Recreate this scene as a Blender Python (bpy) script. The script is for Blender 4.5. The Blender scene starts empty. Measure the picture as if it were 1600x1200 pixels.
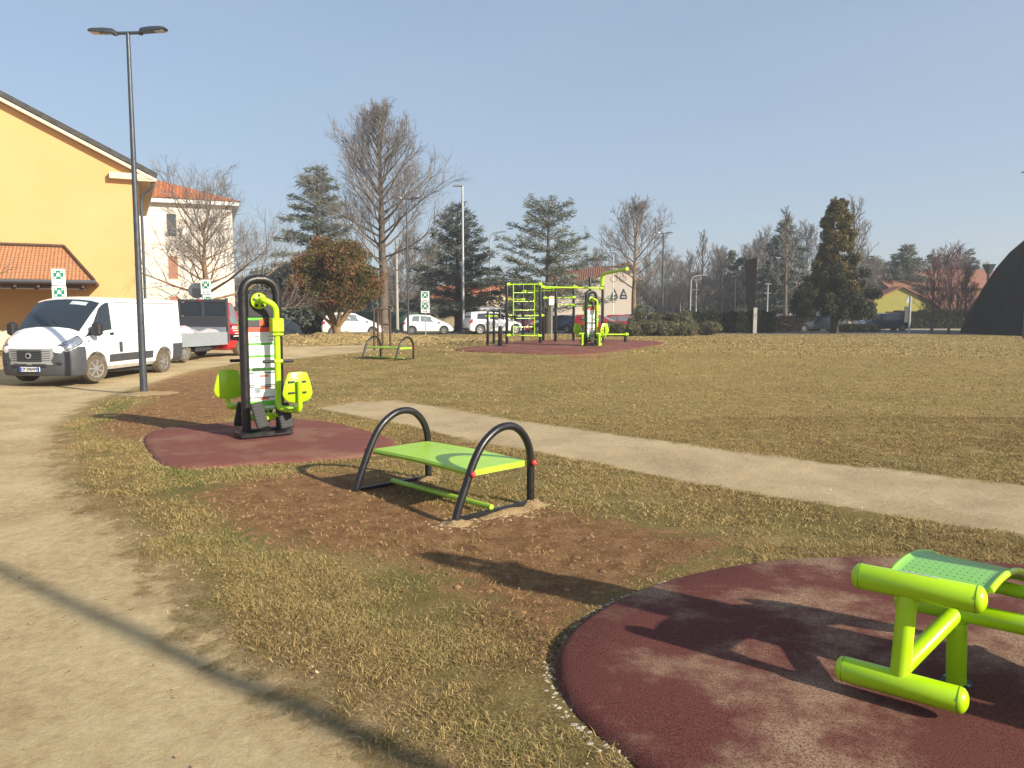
import bpy, math, random
import numpy as np
from mathutils import Vector, Matrix, noise as mnoise
R = math.radians
random.seed(7); rng = np.random.default_rng(7)
scene = bpy.context.scene
# ---------------------------------------------------------------- camera
FPX, HOR, CAMH = 1200.0, 488.0, 1.65
PITCH = math.atan((600 - HOR) / FPX)
cam = bpy.data.objects.new('camera', bpy.data.cameras.new('camera'))
scene.collection.objects.link(cam)
cam.location = (0, 0, CAMH); cam.rotation_euler = (R(90) - PITCH, 0, 0)
cam.data.sensor_width = 36; cam.data.lens = FPX / 1600 * 36
cam.data.clip_start = .05; cam.data.clip_end = 3000
scene.camera = cam
# ---------------------------------------------------------------- light
SUN_AZ, SUN_EL = 324.0, 26.5          # direction towards the sun, degrees from +x
world = bpy.data.worlds.new('World'); scene.world = world; world.use_nodes = True
wn = world.node_tree
sky = wn.nodes.new('ShaderNodeTexSky'); sky.sky_type = 'NISHITA'; sky.sun_disc = False
sky.sun_elevation = R(SUN_EL); sky.sun_rotation = R(90 - SUN_AZ)
sky.air_density = 1.0; sky.dust_density = 1.2; sky.ozone_density = 1.5; sky.altitude = 100
smx = wn.nodes.new('ShaderNodeMix'); smx.data_type = 'RGBA'; smx.inputs[0].default_value = .60
stc = wn.nodes.new('ShaderNodeTexCoord'); smp = wn.nodes.new('ShaderNodeMapping'); smp.inputs['Scale'].default_value = (1, 1, 3.5); snz = wn.nodes.new('ShaderNodeTexNoise'); snz.inputs['Scale'].default_value = 1.6; snz.inputs['Detail'].default_value = 4; smr = wn.nodes.new('ShaderNodeMapRange')
wn.links.new(stc.outputs['Generated'], smp.inputs[0]); wn.links.new(smp.outputs[0], snz.inputs[0]); wn.links.new(snz.outputs[0], smr.inputs[0]); smr.inputs[1].default_value = .35; smr.inputs[2].default_value = .68; smr.inputs[3].default_value = .44; smr.inputs[4].default_value = .66; wn.links.new(smr.outputs[0], smx.inputs[0])
wn.links.new(sky.outputs[0], smx.inputs[6]); smx.inputs[7].default_value = (2.6, 3.35, 4.45, 1)      # winter haze veiling the whole sky
wn.links.new(smx.outputs[2], wn.nodes['Background'].inputs[0])
wn.nodes['Background'].inputs[1].default_value = 0.095
sun = bpy.data.objects.new('sun', bpy.data.lights.new('sun', 'SUN'))
scene.collection.objects.link(sun)
sun.data.energy = 5.0; sun.data.angle = R(.8); sun.data.color = (1, .90, .73)
sd = Vector((math.cos(R(SUN_AZ)) * math.cos(R(SUN_EL)), math.sin(R(SUN_AZ)) * math.cos(R(SUN_EL)), math.sin(R(SUN_EL))))
sun.rotation_euler = sd.to_track_quat('Z', 'Y').to_euler()
vs = scene.view_settings
vs.view_transform = 'Standard'; vs.look = 'None'; vs.exposure = 0.74; vs.gamma = 1
# ---------------------------------------------------------------- terrain
def bump(x, y, cx, cy, sx, sy, a):
    return a * np.exp(-((x - cx) / sx) ** 2 - ((y - cy) / sy) ** 2)
def hz(x, y):
    x = np.asarray(x, float); y = np.asarray(y, float)
    z = bump(x, y, 3, 32, 12, 10.5, .38) - bump(x, y, -11, 18, 5, 6, .10)
    z = z + bump(x, y, -8.5, 39.5, 4.6, 2.4, .42) + bump(x, y, -13, 42, 3, 2.2, .2)
    m = np.exp(-((x + 9) / 7) ** 2 - ((y - 40) / 4.5) ** 2)
    z = z + m * .16 * (np.sin(x * 2.3 + np.sin(y * 1.7)) * np.sin(y * 2.9 + 1.3 * np.sin(x * 1.9)))
    z = z + .012 * np.sin(x * .9 + 1) * np.sin(y * .8)
    return z
def hzs(x, y): return float(hz(x, y))
cP, sP = math.cos(PITCH), math.sin(PITCH)
def ray(px, py):
    a = (px - 800) / FPX; b = (600 - py) / FPX
    return (a, cP + b * sP, -sP + b * cP)
def G(px, py):
    """ground point seen at a photo pixel"""
    r = ray(px, py); t = 1.0
    while t < 400:
        if CAMH + r[2] * t < hzs(r[0] * t, r[1] * t): break
        t *= 1.01
    lo, hi = t / 1.01, t
    for _ in range(24):
        m = (lo + hi) / 2
        if CAMH + r[2] * m < hzs(r[0] * m, r[1] * m): hi = m
        else: lo = m
    return Vector((r[0] * hi, r[1] * hi, CAMH + r[2] * hi))
def PT(px, py, Y):
    r = ray(px, py); t = Y / r[1]
    return Vector((r[0] * t, Y, CAMH + r[2] * t))
def onground(px, Y, dz=0):
    x = (px - 800) / FPX * Y
    for _ in range(3):   # pitch correction
        z = hzs(x, Y); f = Y * cP - (z - CAMH) * sP; x = (px - 800) / FPX * f
    return Vector((x, Y, hzs(x, Y) + dz))
# ---------------------------------------------------------------- object helpers
def tag(o, label=None, cat=None, group=None, kind=None):
    if label: o['label'] = label
    if cat: o['category'] = cat
    if group: o['group'] = group
    if kind: o['kind'] = kind
    return o
def empty(name, loc=(0, 0, 0), rz=0, label=None, cat=None, group=None):
    o = bpy.data.objects.new(name, None); scene.collection.objects.link(o)
    o.location = loc; o.rotation_euler = (0, 0, rz); o.empty_display_size = .2
    return tag(o, label, cat, group)
def copy_tree(o, parent=None):
    c = o.copy(); scene.collection.objects.link(c)
    if parent: c.parent = parent
    for ch in [k for k in scene.objects if k.parent == o]:
        copy_tree(ch, c)
    return c
def frame_from(d):
    d = d.normalized(); up = Vector((0, 0, 1)) if abs(d.z) < .95 else Vector((1, 0, 0))
    a = d.cross(up).normalized(); return a, a.cross(d).normalized()
class MB:
    def __init__(s): s.v = []; s.f = []; s.att = None
    def add(s, vs_, fs):
        n = len(s.v); s.v += [tuple(v) for v in vs_]; s.f += [tuple(i + n for i in f) for f in fs]; return s
    def box(s, lo, hi, M=None, bev=0):
        (x0, y0, z0), (x1, y1, z1) = lo, hi
        if bev > 0:
            b = min(bev, (x1 - x0) * .49, (y1 - y0) * .49, (z1 - z0) * .49)
            lv = []
            for z, i in ((z0, b), (z0 + b, 0), (z1 - b, 0), (z1, b)):
                X0, X1, Y0, Y1 = x0 + i, x1 - i, y0 + i, y1 - i; c = b * .7
                lv.append([(X0 + c, Y0, z), (X1 - c, Y0, z), (X1, Y0 + c, z), (X1, Y1 - c, z), (X1 - c, Y1, z), (X0 + c, Y1, z), (X0, Y1 - c, z), (X0, Y0 + c, z)])
            V = [Vector(p) for l in lv for p in l]; F = [tuple(range(7, -1, -1)), tuple(range(24, 32))]
            for k in range(3):
                for j in range(8): a = k * 8 + j; a2 = k * 8 + (j + 1) % 8; F.append((a, a2, a2 + 8, a + 8))
        else:
            V = [Vector(p) for p in ((x0, y0, z0), (x1, y0, z0), (x1, y1, z0), (x0, y1, z0), (x0, y0, z1), (x1, y0, z1), (x1, y1, z1), (x0, y1, z1))]
            F = [(3, 2, 1, 0), (4, 5, 6, 7), (0, 1, 5, 4), (1, 2, 6, 5), (2, 3, 7, 6), (3, 0, 4, 7)]
        if M: V = [M @ v for v in V]
        return s.add(V, F)
    def tube(s, pts, r, n=12, cap=True, M=None, dome=False):
        pts = [Vector(p) for p in pts]; m = len(pts)
        rr = list(r) if hasattr(r, '__len__') else [r] * m
        T = [(pts[min(i + 1, m - 1)] - pts[max(i - 1, 0)]).normalized() for i in range(m)]
        a, b = frame_from(T[0]); V = []; 
        if dome:
            k = 4; np_, nr, nT = [], [], []
            for j in range(k): 
                ang = R(90) * j / k; np_.append(pts[0] - T[0] * rr[0] * .6 * math.cos(ang)); nr.append(max(rr[0] * math.sin(ang), .0005)); nT.append(T[0])
            np_ += pts; nr += rr; nT += T
            for j in range(k - 1, -1, -1):
                ang = R(90) * j / k; np_.append(pts[-1] + T[-1] * rr[-1] * .6 * math.cos(ang)); nr.append(max(rr[-1] * math.sin(ang), .0005)); nT.append(T[-1])
            pts, rr, T = np_, nr, nT; m = len(pts)
        for i in range(m):
            a = (a - T[i] * a.dot(T[i])).normalized(); b = T[i].cross(a)
            for j in range(n):
                t = 2 * math.pi * j / n; V.append(pts[i] + (a * math.cos(t) + b * math.sin(t)) * rr[i])
        F = [(i * n + j, i * n + (j + 1) % n, (i + 1) * n + (j + 1) % n, (i + 1) * n + j) for i in range(m - 1) for j in range(n)]
        if cap: F += [tuple(range(n - 1, -1, -1)), tuple(range((m - 1) * n, m * n))]
        if M: V = [M @ v for v in V]
        return s.add(V, F)
    def lathe(s, prof, n=24, M=None):
        """prof: (radius, height) list turned about local z"""
        V = [Vector((r * math.cos(2 * math.pi * j / n), r * math.sin(2 * math.pi * j / n), z)) for r, z in prof for j in range(n)]
        m = len(prof)
        F = [(i * n + j, i * n + (j + 1) % n, (i + 1) * n + (j + 1) % n, (i + 1) * n + j) for i in range(m - 1) for j in range(n)]
        F += [tuple(range(n - 1, -1, -1)), tuple(range((m - 1) * n, m * n))]
        if M: V = [M @ v for v in V]
        return s.add(V, F)
    def prism(s, poly, z0, z1, M=None):
        n = len(poly)
        V = [Vector((x, y, z0)) for x, y in poly] + [Vector((x, y, z1)) for x, y in poly]
        F = [tuple(range(n - 1, -1, -1)), tuple(range(n, 2 * n))] + [(j, (j + 1) % n, n + (j + 1) % n, n + j) for j in range(n)]
        if M: V = [M @ v for v in V]
        return s.add(V, F)
    def ball(s, c, r, n=10, M=None):
        r = r if hasattr(r, '__len__') else (r, r, r)
        c = Vector(c); V = []; k = n // 2
        for i in range(k + 1):
            p = math.pi * i / k; q = max(math.sin(p), .01)
            for j in range(n):
                t = 2 * math.pi * j / n; V.append(c + Vector((r[0] * q * math.cos(t), r[1] * q * math.sin(t), r[2] * math.cos(p))))
        F = [(i * n + j, (i + 1) * n + j, (i + 1) * n + (j + 1) % n, i * n + (j + 1) % n) for i in range(k) for j in range(n)]
        if M: V = [M @ v for v in V]
        return s.add(V, F)
    def build(s, name, mat, parent=None, smooth=40, loc=None, link=True):
        me = bpy.data.meshes.new(name); me.from_pydata(s.v, [], s.f)
        me.materials.append(mat); me.validate(); me.update()
        if smooth:
            me.polygons.foreach_set('use_smooth', [True] * len(me.polygons)); me.set_sharp_from_angle(angle=R(smooth))
        o = bpy.data.objects.new(name, me); scene.collection.objects.link(o)
        if parent: o.parent = parent
        if loc is not None: o.location = loc
        return o
def np_mesh(name, V, F, mat, parent=None, attrs=None, smooth=False):
    """V (n,3), F (m,k) arrays"""
    me = bpy.data.meshes.new(name); k = F.shape[1]
    me.vertices.add(len(V)); me.vertices.foreach_set('co', np.ascontiguousarray(V, dtype=np.float32).ravel())
    me.loops.add(F.size); me.loops.foreach_set('vertex_index', np.ascontiguousarray(F, dtype=np.int32).ravel())
    me.polygons.add(len(F)); me.polygons.foreach_set('loop_start', np.arange(0, F.size, k, dtype=np.int32))
    if smooth: me.polygons.foreach_set('use_smooth', np.ones(len(F), dtype=bool))
    me.update(calc_edges=True)
    for a, val in (attrs or {}).items():
        at = me.attributes.new(a, 'FLOAT', 'POINT'); at.data.foreach_set('value', np.ascontiguousarray(val, dtype=np.float32))
    me.materials.append(mat)
    o = bpy.data.objects.new(name, me); scene.collection.objects.link(o)
    if parent: o.parent = parent
    return o
def boolean_cut(o, cutters):
    """cut wheel wells and keep the plain result"""
    for c in cutters:
        m = o.modifiers.new('b', 'BOOLEAN'); m.operation = 'DIFFERENCE'; m.object = c; m.solver = 'EXACT'
    bpy.context.view_layer.update()
    me = bpy.data.meshes.new_from_object(o.evaluated_get(bpy.context.evaluated_depsgraph_get()))
    o.modifiers.clear(); o.data = me
    for c in cutters: bpy.data.objects.remove(c)
# ---------------------------------------------------------------- materials
def mat(name, col, rough=.6, metal=0, spec=.5, var=0, scale=8, bump_=0, bscale=40, col2=None, coat=0, alpha=None):
    m = bpy.data.materials.new(name); m.use_nodes = True; nt = m.node_tree; b = nt.nodes['Principled BSDF']
    b.inputs['Base Color'].default_value = (*col, 1); b.inputs['Roughness'].default_value = rough
    b.inputs['Metallic'].default_value = metal; b.inputs['Specular IOR Level'].default_value = spec
    if coat: b.inputs['Coat Weight'].default_value = coat; b.inputs['Coat Roughness'].default_value = .08
    tc = nt.nodes.new('ShaderNodeTexCoord')
    if var or col2:
        n = nt.nodes.new('ShaderNodeTexNoise'); n.inputs['Scale'].default_value = scale; n.inputs['Detail'].default_value = 6; n.inputs['Roughness'].default_value = .65
        nt.links.new(tc.outputs['Object'], n.inputs[0])
        r = nt.nodes.new('ShaderNodeValToRGB'); nt.links.new(n.outputs[0], r.inputs[0])
        c2 = col2 or tuple(min(c * (1 + var), 1) for c in col); c1 = tuple(c * (1 - var) for c in col) if not col2 else col
        r.color_ramp.elements[0].position = .33; r.color_ramp.elements[0].color = (*c1, 1)
        r.color_ramp.elements[1].position = .68; r.color_ramp.elements[1].color = (*c2, 1)
        nt.links.new(r.outputs[0], b.inputs['Base Color'])
    if bump_:
        n2 = nt.nodes.new('ShaderNodeTexNoise'); n2.inputs['Scale'].default_value = bscale; n2.inputs['Detail'].default_value = 5
        nt.links.new(tc.outputs['Object'], n2.inputs[0])
        bp = nt.nodes.new('ShaderNodeBump'); bp.inputs['Strength'].default_value = bump_; bp.inputs['Distance'].default_value = .02
        nt.links.new(n2.outputs[0], bp.inputs['Height']); nt.links.new(bp.outputs[0], b.inputs['Normal'])
    return m
class NT:
    def __init__(s, name):
        s.m = bpy.data.materials.new(name); s.m.use_nodes = True; s.t = s.m.node_tree; s.b = s.t.nodes['Principled BSDF']
        s.tc = s.t.nodes.new('ShaderNodeTexCoord').outputs['Object']
    def link(s, a, b): s.t.links.new(a, b)
    def noise(s, scale, detail=5, rough=.6, vec=None, dist=0):
        n = s.t.nodes.new('ShaderNodeTexNoise'); n.inputs['Scale'].default_value = scale; n.inputs['Detail'].default_value = detail
        n.inputs['Roughness'].default_value = rough; n.inputs['Distortion'].default_value = dist; s.link(vec or s.tc, n.inputs[0]); return n.outputs[0]
    def attr(s, a):
        n = s.t.nodes.new('ShaderNodeAttribute'); n.attribute_name = a; return n.outputs['Fac']
    def math(s, op, a, b=0, c=0):
        n = s.t.nodes.new('ShaderNodeMath'); n.operation = op
        for i, v in enumerate((a, b, c)):
            if isinstance(v, (int, float)): n.inputs[i].default_value = v
            else: s.link(v, n.inputs[i])
        return n.outputs[0]
    def ss(s, v, a, b):
        n = s.t.nodes.new('ShaderNodeMapRange'); n.interpolation_type = 'SMOOTHSTEP'; s.link(v, n.inputs[0]); n.inputs[1].default_value = a; n.inputs[2].default_value = b; return n.outputs[0]
    def ramp(s, v, stops):
        r = s.t.nodes.new('ShaderNodeValToRGB'); s.link(v, r.inputs[0]); e = r.color_ramp.elements
        while len(e) < len(stops): e.new(.5)
        for i, (p, c) in enumerate(stops): e[i].position = p; e[i].color = (*c, 1)
        return r.outputs[0]
    def mix(s, f, a, b):
        n = s.t.nodes.new('ShaderNodeMix'); n.data_type = 'RGBA'
        if isinstance(f, (int, float)): n.inputs[0].default_value = f
        else: s.link(f, n.inputs[0])
        for i, v in ((6, a), (7, b)):
            if isinstance(v, tuple): n.inputs[i].default_value = (*v, 1)
            else: s.link(v, n.inputs[i])
        return n.outputs[2]
    def bump(s, h, st, dist=.02, prev=None):
        n = s.t.nodes.new('ShaderNodeBump'); n.inputs['Strength'].default_value = st; n.inputs['Distance'].default_value = dist; s.link(h, n.inputs['Height'])
        if prev: s.link(prev, n.inputs['Normal'])
        return n.outputs[0]
    def out(s, col, rough=.9, nrm=None, spec=.2):
        s.link(col, s.b.inputs['Base Color']); s.b.inputs['Roughness'].default_value = rough; s.b.inputs['Specular IOR Level'].default_value = spec
        if nrm: s.link(nrm, s.b.inputs['Normal'])
        return s.m
M = {}
M['black'] = mat('black_powder_coat', (.011, .010, .012), .34, var=.25, scale=3, bump_=.03, bscale=300)
M['blackmat'] = mat('black_rubber_plastic', (.022, .022, .024), .65, var=.2, scale=20)
M['lime'] = mat('lime_green_paint', (.40, .66, .005), .3, var=.05, scale=3, coat=.25)
M['limeedge'] = mat('dark_lime_joint', (.13, .24, .01), .5)
M['limedull'] = mat('lime_green_plastic', (.36, .60, .045), .32, var=.06, scale=6, coat=.15)
M['red'] = mat('red_cap_plastic', (.75, .05, .06), .4)
M['pole'] = mat('grey_pole_paint', (.075, .085, .10), .35, metal=.5, var=.15, scale=5)
M['poleblack'] = mat('dark_pole_paint', (.04, .045, .055), .45, metal=.3)
M['galv'] = mat('galvanised_metal', (.42, .44, .46), .45, metal=.6, var=.15, scale=8)
M['white'] = mat('white_car_paint', (.80, .81, .82), .22, spec=.5, coat=.6, var=.02, scale=2)
M['carred'] = mat('red_car_paint', (.42, .012, .02), .25, coat=.7, var=.05, scale=2)
M['navy'] = mat('navy_car_paint', (.02, .03, .07), .25, coat=.7)
M['cargrey'] = mat('grey_car_paint', (.12, .13, .15), .3, metal=.5, coat=.6)
M['silver'] = mat('silver_car_paint', (.45, .46, .48), .3, metal=.6, coat=.5)
M['glass'] = mat('dark_car_glass', (.02, .027, .035), .05, spec=.9)
M['glassL'] = mat('light_car_glass', (.16, .20, .22), .06, spec=.9)
M['tyre'] = mat('dusty_tyre_rubber', (.11, .085, .055), .9, var=.4, scale=14, bump_=.4, bscale=60)
M['tyreb'] = mat('tyre_rubber', (.03, .028, .027), .85)
M['rim'] = mat('alloy_rim', (.45, .45, .46), .35, metal=.7)
M['bumper'] = mat('grey_bumper_plastic', (.055, .058, .068), .55, var=.1, scale=5)
M['chrome'] = mat('headlamp_lens', (.55, .57, .60), .12, metal=.8, var=.5, scale=14)
M['taillight'] = mat('tail_lamp_lens', (.5, .015, .02), .2)
M['amber'] = mat('amber_lens', (.6, .2, .02), .3)
M['trimwhite'] = mat('white_sign_face', (.78, .79, .78), .45, var=.03, scale=4)
M['signgreen'] = mat('sign_green', (.0, .19, .11), .4)
M['ink'] = mat('dark_ink', (.03, .03, .035), .6)
M['platewhite'] = mat('number_plate_white', (.7, .72, .75), .4)
M['plateblue'] = mat('number_plate_blue', (.02, .08, .5), .4)
M['posterred'] = mat('poster_red', (.75, .09, .04), .45)
M['postergreen'] = mat('poster_green', (.12, .50, .04), .4)
M['posterpale'] = mat('poster_pale_grey', (.45, .52, .55), .45, var=.3, scale=30)
M['posterdark'] = mat('poster_dark', (.05, .05, .055), .4, var=.3, scale=30)
M['alu'] = mat('grey_aluminium_sheet', (.33, .36, .40), .45, metal=.3, var=.06, scale=6)
M['concrete'] = mat('concrete', (.36, .34, .30), .9, var=.15, scale=8, bump_=.2)
M['wood'] = mat('dark_timber', (.07, .04, .025), .7, var=.3, scale=9)
M['wallwhite'] = mat('white_render', (.72, .68, .62), .9, var=.03, scale=1.2)
M['cream'] = mat('cream_trim', (.66, .56, .42), .8)
M['winglass'] = mat('window_glass', (.05, .065, .075), .1, spec=.8)
M['shutter'] = mat('reddish_shutter', (.38, .17, .11), .7)
M['wallcream'] = mat('cream_wall_render', (.60, .47, .30), .9, var=.05, scale=1)
M['wallyg'] = mat('yellow_green_wall', (.26, .24, .05), .9, var=.08, scale=1)
M['fence'] = mat('green_mesh_fence', (.06, .13, .11), .8, var=.2, scale=2)
M['dome'] = mat('black_dome_sheet', (.006, .005, .008), 1.0, spec=.04, var=.5, scale=1.5, bump_=.3, bscale=4)
M['rust'] = mat('rusted_steel', (.009, .006, .006), .9, spec=.2, var=.4, scale=2)
M['pink'] = mat('pink_sack', (.75, .45, .48), .7, var=.2, scale=8)
M['bag'] = mat('grey_tarp', (.35, .34, .36), .8, var=.3, scale=8)
for k_ in ('lime', 'limedull', 'black', 'white', 'carred', 'pole'):
    nt_ = M[k_].node_tree; bs = nt_.nodes['Principled BSDF']; r0_ = bs.inputs['Roughness'].default_value; tc_ = nt_.nodes.new('ShaderNodeTexCoord'); nz_ = nt_.nodes.new('ShaderNodeTexNoise'); nz_.inputs['Scale'].default_value = 9; nz_.inputs['Detail'].default_value = 8; nz_.inputs['Roughness'].default_value = .75
    mr_ = nt_.nodes.new('ShaderNodeMapRange'); mr_.inputs[1].default_value = .35; mr_.inputs[2].default_value = .7; mr_.inputs[3].default_value = max(.05, r0_ - .08); mr_.inputs[4].default_value = min(1, r0_ + .22)
    nt_.links.new(tc_.outputs['Object'], nz_.inputs[0]); nt_.links.new(nz_.outputs[0], mr_.inputs[0]); nt_.links.new(mr_.outputs[0], bs.inputs['Roughness'])
# render with the two lines of stain typical for outside walls
t = NT('yellow_render'); n = t.noise(.35, 6, .6); c = t.ramp(n, [(.3, (.60, .345, .15)), (.7, (.66, .39, .175))])
n2 = t.noise(60, 3); M['yellow'] = t.out(c, .92, t.bump(n2, .15, .01))
# roof tiles: curved rows
def tile_mat(name, c1, c2, sx=4.2, sy=2.6):
    t = NT(name); mp = t.t.nodes.new('ShaderNodeUVMap') if False else None
    sep = t.t.nodes.new('ShaderNodeSeparateXYZ'); t.link(t.tc, sep.inputs[0])
    wx = t.math('SINE', t.math('MULTIPLY', sep.outputs[0], sx * 6.283)); 
    fy = t.math('FRACT', t.math('MULTIPLY', sep.outputs[1], sy))
    h = t.math('ADD', t.math('MULTIPLY', wx, .4), fy)
    n = t.noise(5, 6, .7); c = t.ramp(n, [(.3, c1), (.7, c2)])
    dark = t.math('MULTIPLY', t.ss(fy, .0, .22), 1.0)
    c = t.mix(dark, tuple(k * .5 for k in c1), c)
    return t.out(c, .85, t.bump(h, .9, .05))
M['tile'] = tile_mat('terracotta_tiles', (.34, .15, .075), (.50, .25, .13), 7, 4)
M['tileo'] = tile_mat('orange_roof_tiles', (.42, .12, .045), (.55, .20, .08))
M['tileb'] = tile_mat('brown_roof_tiles', (.19, .085, .055), (.28, .135, .085))
def bark(name, a, b):
    t = NT(name); n = t.noise(3, 6, .7); n2 = t.noise(18, 5, .7)
    return t.out(t.ramp(n, [(.3, a), (.7, b)]), .9, t.bump(n2, .5, .03))
M['bark'] = bark('grey_brown_bark', (.08, .062, .05), (.17, .135, .105))
M['barkw'] = bark('warm_brown_bark', (.17, .10, .055), (.30, .20, .11))
M['twig'] = bark('pale_grey_twigs', (.14, .125, .115), (.24, .215, .20))
M['twigr'] = bark('reddish_twigs', (.12, .075, .075), (.20, .12, .115))
M['barkd'] = bark('dark_bark', (.05, .04, .032), (.10, .08, .06))
def leafmat(name, stops, scale=.6, tr=.25):
    t = NT(name); n = t.noise(scale, 3, .6); r = t.attr('rnd')
    v = t.math('ADD', t.math('MULTIPLY', n, .75), t.math('MULTIPLY', r, .28))
    m = t.out(t.ramp(v, stops), .65, spec=.3)
    tb = t.t.nodes.new('ShaderNodeBsdfTranslucent'); mx = t.t.nodes.new('ShaderNodeMixShader'); mx.inputs[0].default_value = tr
    t.link(t.b.inputs['Base Color'].links[0].from_socket, tb.inputs[0]); t.link(t.b.outputs[0], mx.inputs[1]); t.link(tb.outputs[0], mx.inputs[2])
    t.link(mx.outputs[0], t.t.nodes['Material Output'].inputs[0]); return m
M['photinia'] = leafmat('red_and_olive_leaves', [(.34, (.06, .062, .018)), (.48, (.14, .115, .03)), (.57, (.24, .10, .05)), (.72, (.34, .10, .065))], .75)
M['cedar'] = leafmat('blue_grey_needles', [(.3, (.10, .115, .09)), (.6, (.21, .225, .18)), (.8, (.33, .34, .28))], .8)
M['cedard'] = leafmat('dark_green_needles', [(.3, (.06, .078, .065)), (.6, (.135, .155, .13)), (.8, (.23, .245, .205))], .8)
M['cypress'] = leafmat('bronze_green_scales', [(.34, (.045, .048, .016)), (.5, (.14, .11, .035)), (.72, (.25, .18, .055))], .7)
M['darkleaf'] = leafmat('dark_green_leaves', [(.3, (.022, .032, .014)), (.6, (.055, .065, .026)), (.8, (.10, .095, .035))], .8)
M['hedge'] = leafmat('olive_hedge_leaves', [(.3, (.09, .085, .045)), (.6, (.18, .165, .085)), (.8, (.27, .24, .13))], 1.0)
M['hedgeb'] = leafmat('brown_hedge_leaves', [(.3, (.05, .035, .03)), (.6, (.08, .055, .045)), (.8, (.10, .08, .06))], 1.0)
M['far'] = leafmat('grey_wood_twigs', [(.3, (.10, .09, .08)), (.6, (.17, .155, .135)), (.8, (.22, .20, .18))], .4)
# ---------------------------------------------------------------- zones of the ground
def zone(pix): return np.array([[G(*p).x, G(*p).y] for p in pix])
_tab = np.random.default_rng(99).uniform(0, 1, (256, 256))
def vnoise(x, y, f, o=0, oct_=3):
    out = 0; amp = 1; tot = 0
    for k in range(oct_):
        a = np.asarray(x) * f * 2 ** k + 37.3 * k + o; b_ = np.asarray(y) * f * 2 ** k + 11.7 * k + o * 1.7; i = np.floor(a).astype(int); j = np.floor(b_).astype(int); u = a - i; v = b_ - j; u = u * u * (3 - 2 * u); v = v * v * (3 - 2 * v)
        g_ = lambda p, q: _tab[p & 255, q & 255]
        out = out + amp * ((g_(i, j) * (1 - u) + g_(i + 1, j) * u) * (1 - v) + (g_(i, j + 1) * (1 - u) + g_(i + 1, j + 1) * u) * v); tot += amp; amp *= .55
    return out / tot
def sdf(poly, X, Y):
    """signed distance, positive inside"""
    n = len(poly); d = np.full(X.shape, 1e9); ins = np.zeros(X.shape, bool)
    for i in range(n):
        ax, ay = poly[i]; bx, by = poly[(i + 1) % n]; ex, ey = bx - ax, by - ay; L = ex * ex + ey * ey + 1e-12
        t = np.clip(((X - ax) * ex + (Y - ay) * ey) / L, 0, 1)
        d = np.minimum(d, (X - ax - t * ex) ** 2 + (Y - ay - t * ey) ** 2)
        c = ((ay > Y) != (by > Y)); c &= X < (bx - ax) * (Y - ay) / (by - ay + 1e-12 * (by == ay)) + ax
        ins ^= c
    return np.where(ins, 1, -1) * np.sqrt(d)
def smooth_poly(P, it=2, closed=True):
    P = np.asarray(P, float)
    for _ in range(it):
        Q = np.roll(P, -1, 0); A = P * .75 + Q * .25; B = P * .25 + Q * .75
        P = np.stack([A, B], 1).reshape(-1, 2)
    return P
Zpath = zone([(600, 546), (520, 554), (460, 560), (380, 566), (300, 579), (225, 601), (140, 627), (92, 660), (74, 700), (90, 745), (125, 795), (195, 848), (235, 900), (285, 965), (370, 1025), (450, 1080), (520, 1130), (620, 1199)])
Zpath = np.vstack([Zpath, [[-.3, 1.2], [.4, -1], [2.0, -8], [-40, -8], [-60, 14]], zone([(-900, 575), (-300, 560), (0, 556), (280, 548), (400, 542), (500, 541), (570, 539)])])
Zfoot = zone([(495, 637), (560, 627), (615, 625), (700, 637), (800, 654), (1000, 683), (1300, 722), (1600, 756), (2400, 850), (2400, 1010), (1600, 838), (1400, 804), (1150, 765), (1000, 737), (850, 708), (740, 690), (640, 664), (560, 650)])
Zsoil = [zone(q) for q in (
    [(255, 584), (330, 578), (400, 572), (480, 574), (430, 600), (370, 640), (345, 662), (280, 667), (215, 690), (185, 688), (150, 668), (170, 650), (235, 628), (215, 605)],
    [(300, 770), (400, 742), (540, 733), (650, 745), (720, 800), (860, 785), (960, 810), (1150, 850), (1080, 885), (960, 935), (880, 1010), (850, 1060), (780, 985), (700, 905), (590, 872), (460, 858), (340, 820)],
    [(875, 556), (960, 554), (950, 560), (880, 561)])]
Zgreen = [zone(q) for q in ([(560, 950), (640, 960), (640, 1010), (560, 1000)], [(640, 1000), (740, 1010), (700, 1060), (620, 1050)], [(260, 730), (340, 745), (330, 790), (250, 790)],
    [(150, 640), (210, 620), (190, 660), (130, 670)], [(330, 800), (430, 830), (440, 870), (330, 860)], [(720, 1090), (800, 1100), (830, 1160), (740, 1150)], [(600, 880), (680, 890), (690, 930), (600, 920)])]
pad_near = smooth_poly(zone([(868, 1020), (905, 978), (990, 930), (1100, 898), (1230, 879), (1400, 876), (1600, 888), (1800, 915), (2100, 980), (2400, 1120), (2200, 1500), (1500, 1640), (1130, 1330), (1000, 1205), (905, 1130), (868, 1080)]), 3)
pad_mid = smooth_poly(zone([(220, 688), (240, 672), (330, 664), (430, 657), (500, 658), (565, 672), (626, 692), (605, 712), (520, 719), (400, 727), (300, 735), (250, 728), (238, 712)]), 2)
pad_far = smooth_poly(zone([(692, 547), (760, 541), (800, 534.5), (890, 531), (960, 530), (1052, 536), (1000, 544), (930, 553), (870, 554), (790, 552)]), 2)
def soil_sdf(X, Y): return np.maximum.reduce([sdf(q, X, Y) for q in Zsoil])
def geo(a, b, lo, g):
    out = [a]; 
    while out[-1] < b: out.append(out[-1] + max(lo, g * abs(out[-1])))
    return out
ys = np.array([-8 + .25 * i for i in range(36)] + geo(1.0, 1200, .045, .0125))
xp = geo(0, 1200, .055, .0135); xs = np.array([-x for x in xp[:0:-1]] + xp)
X, Y = np.meshgrid(xs, ys); Z = hz(X, Y)
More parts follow.
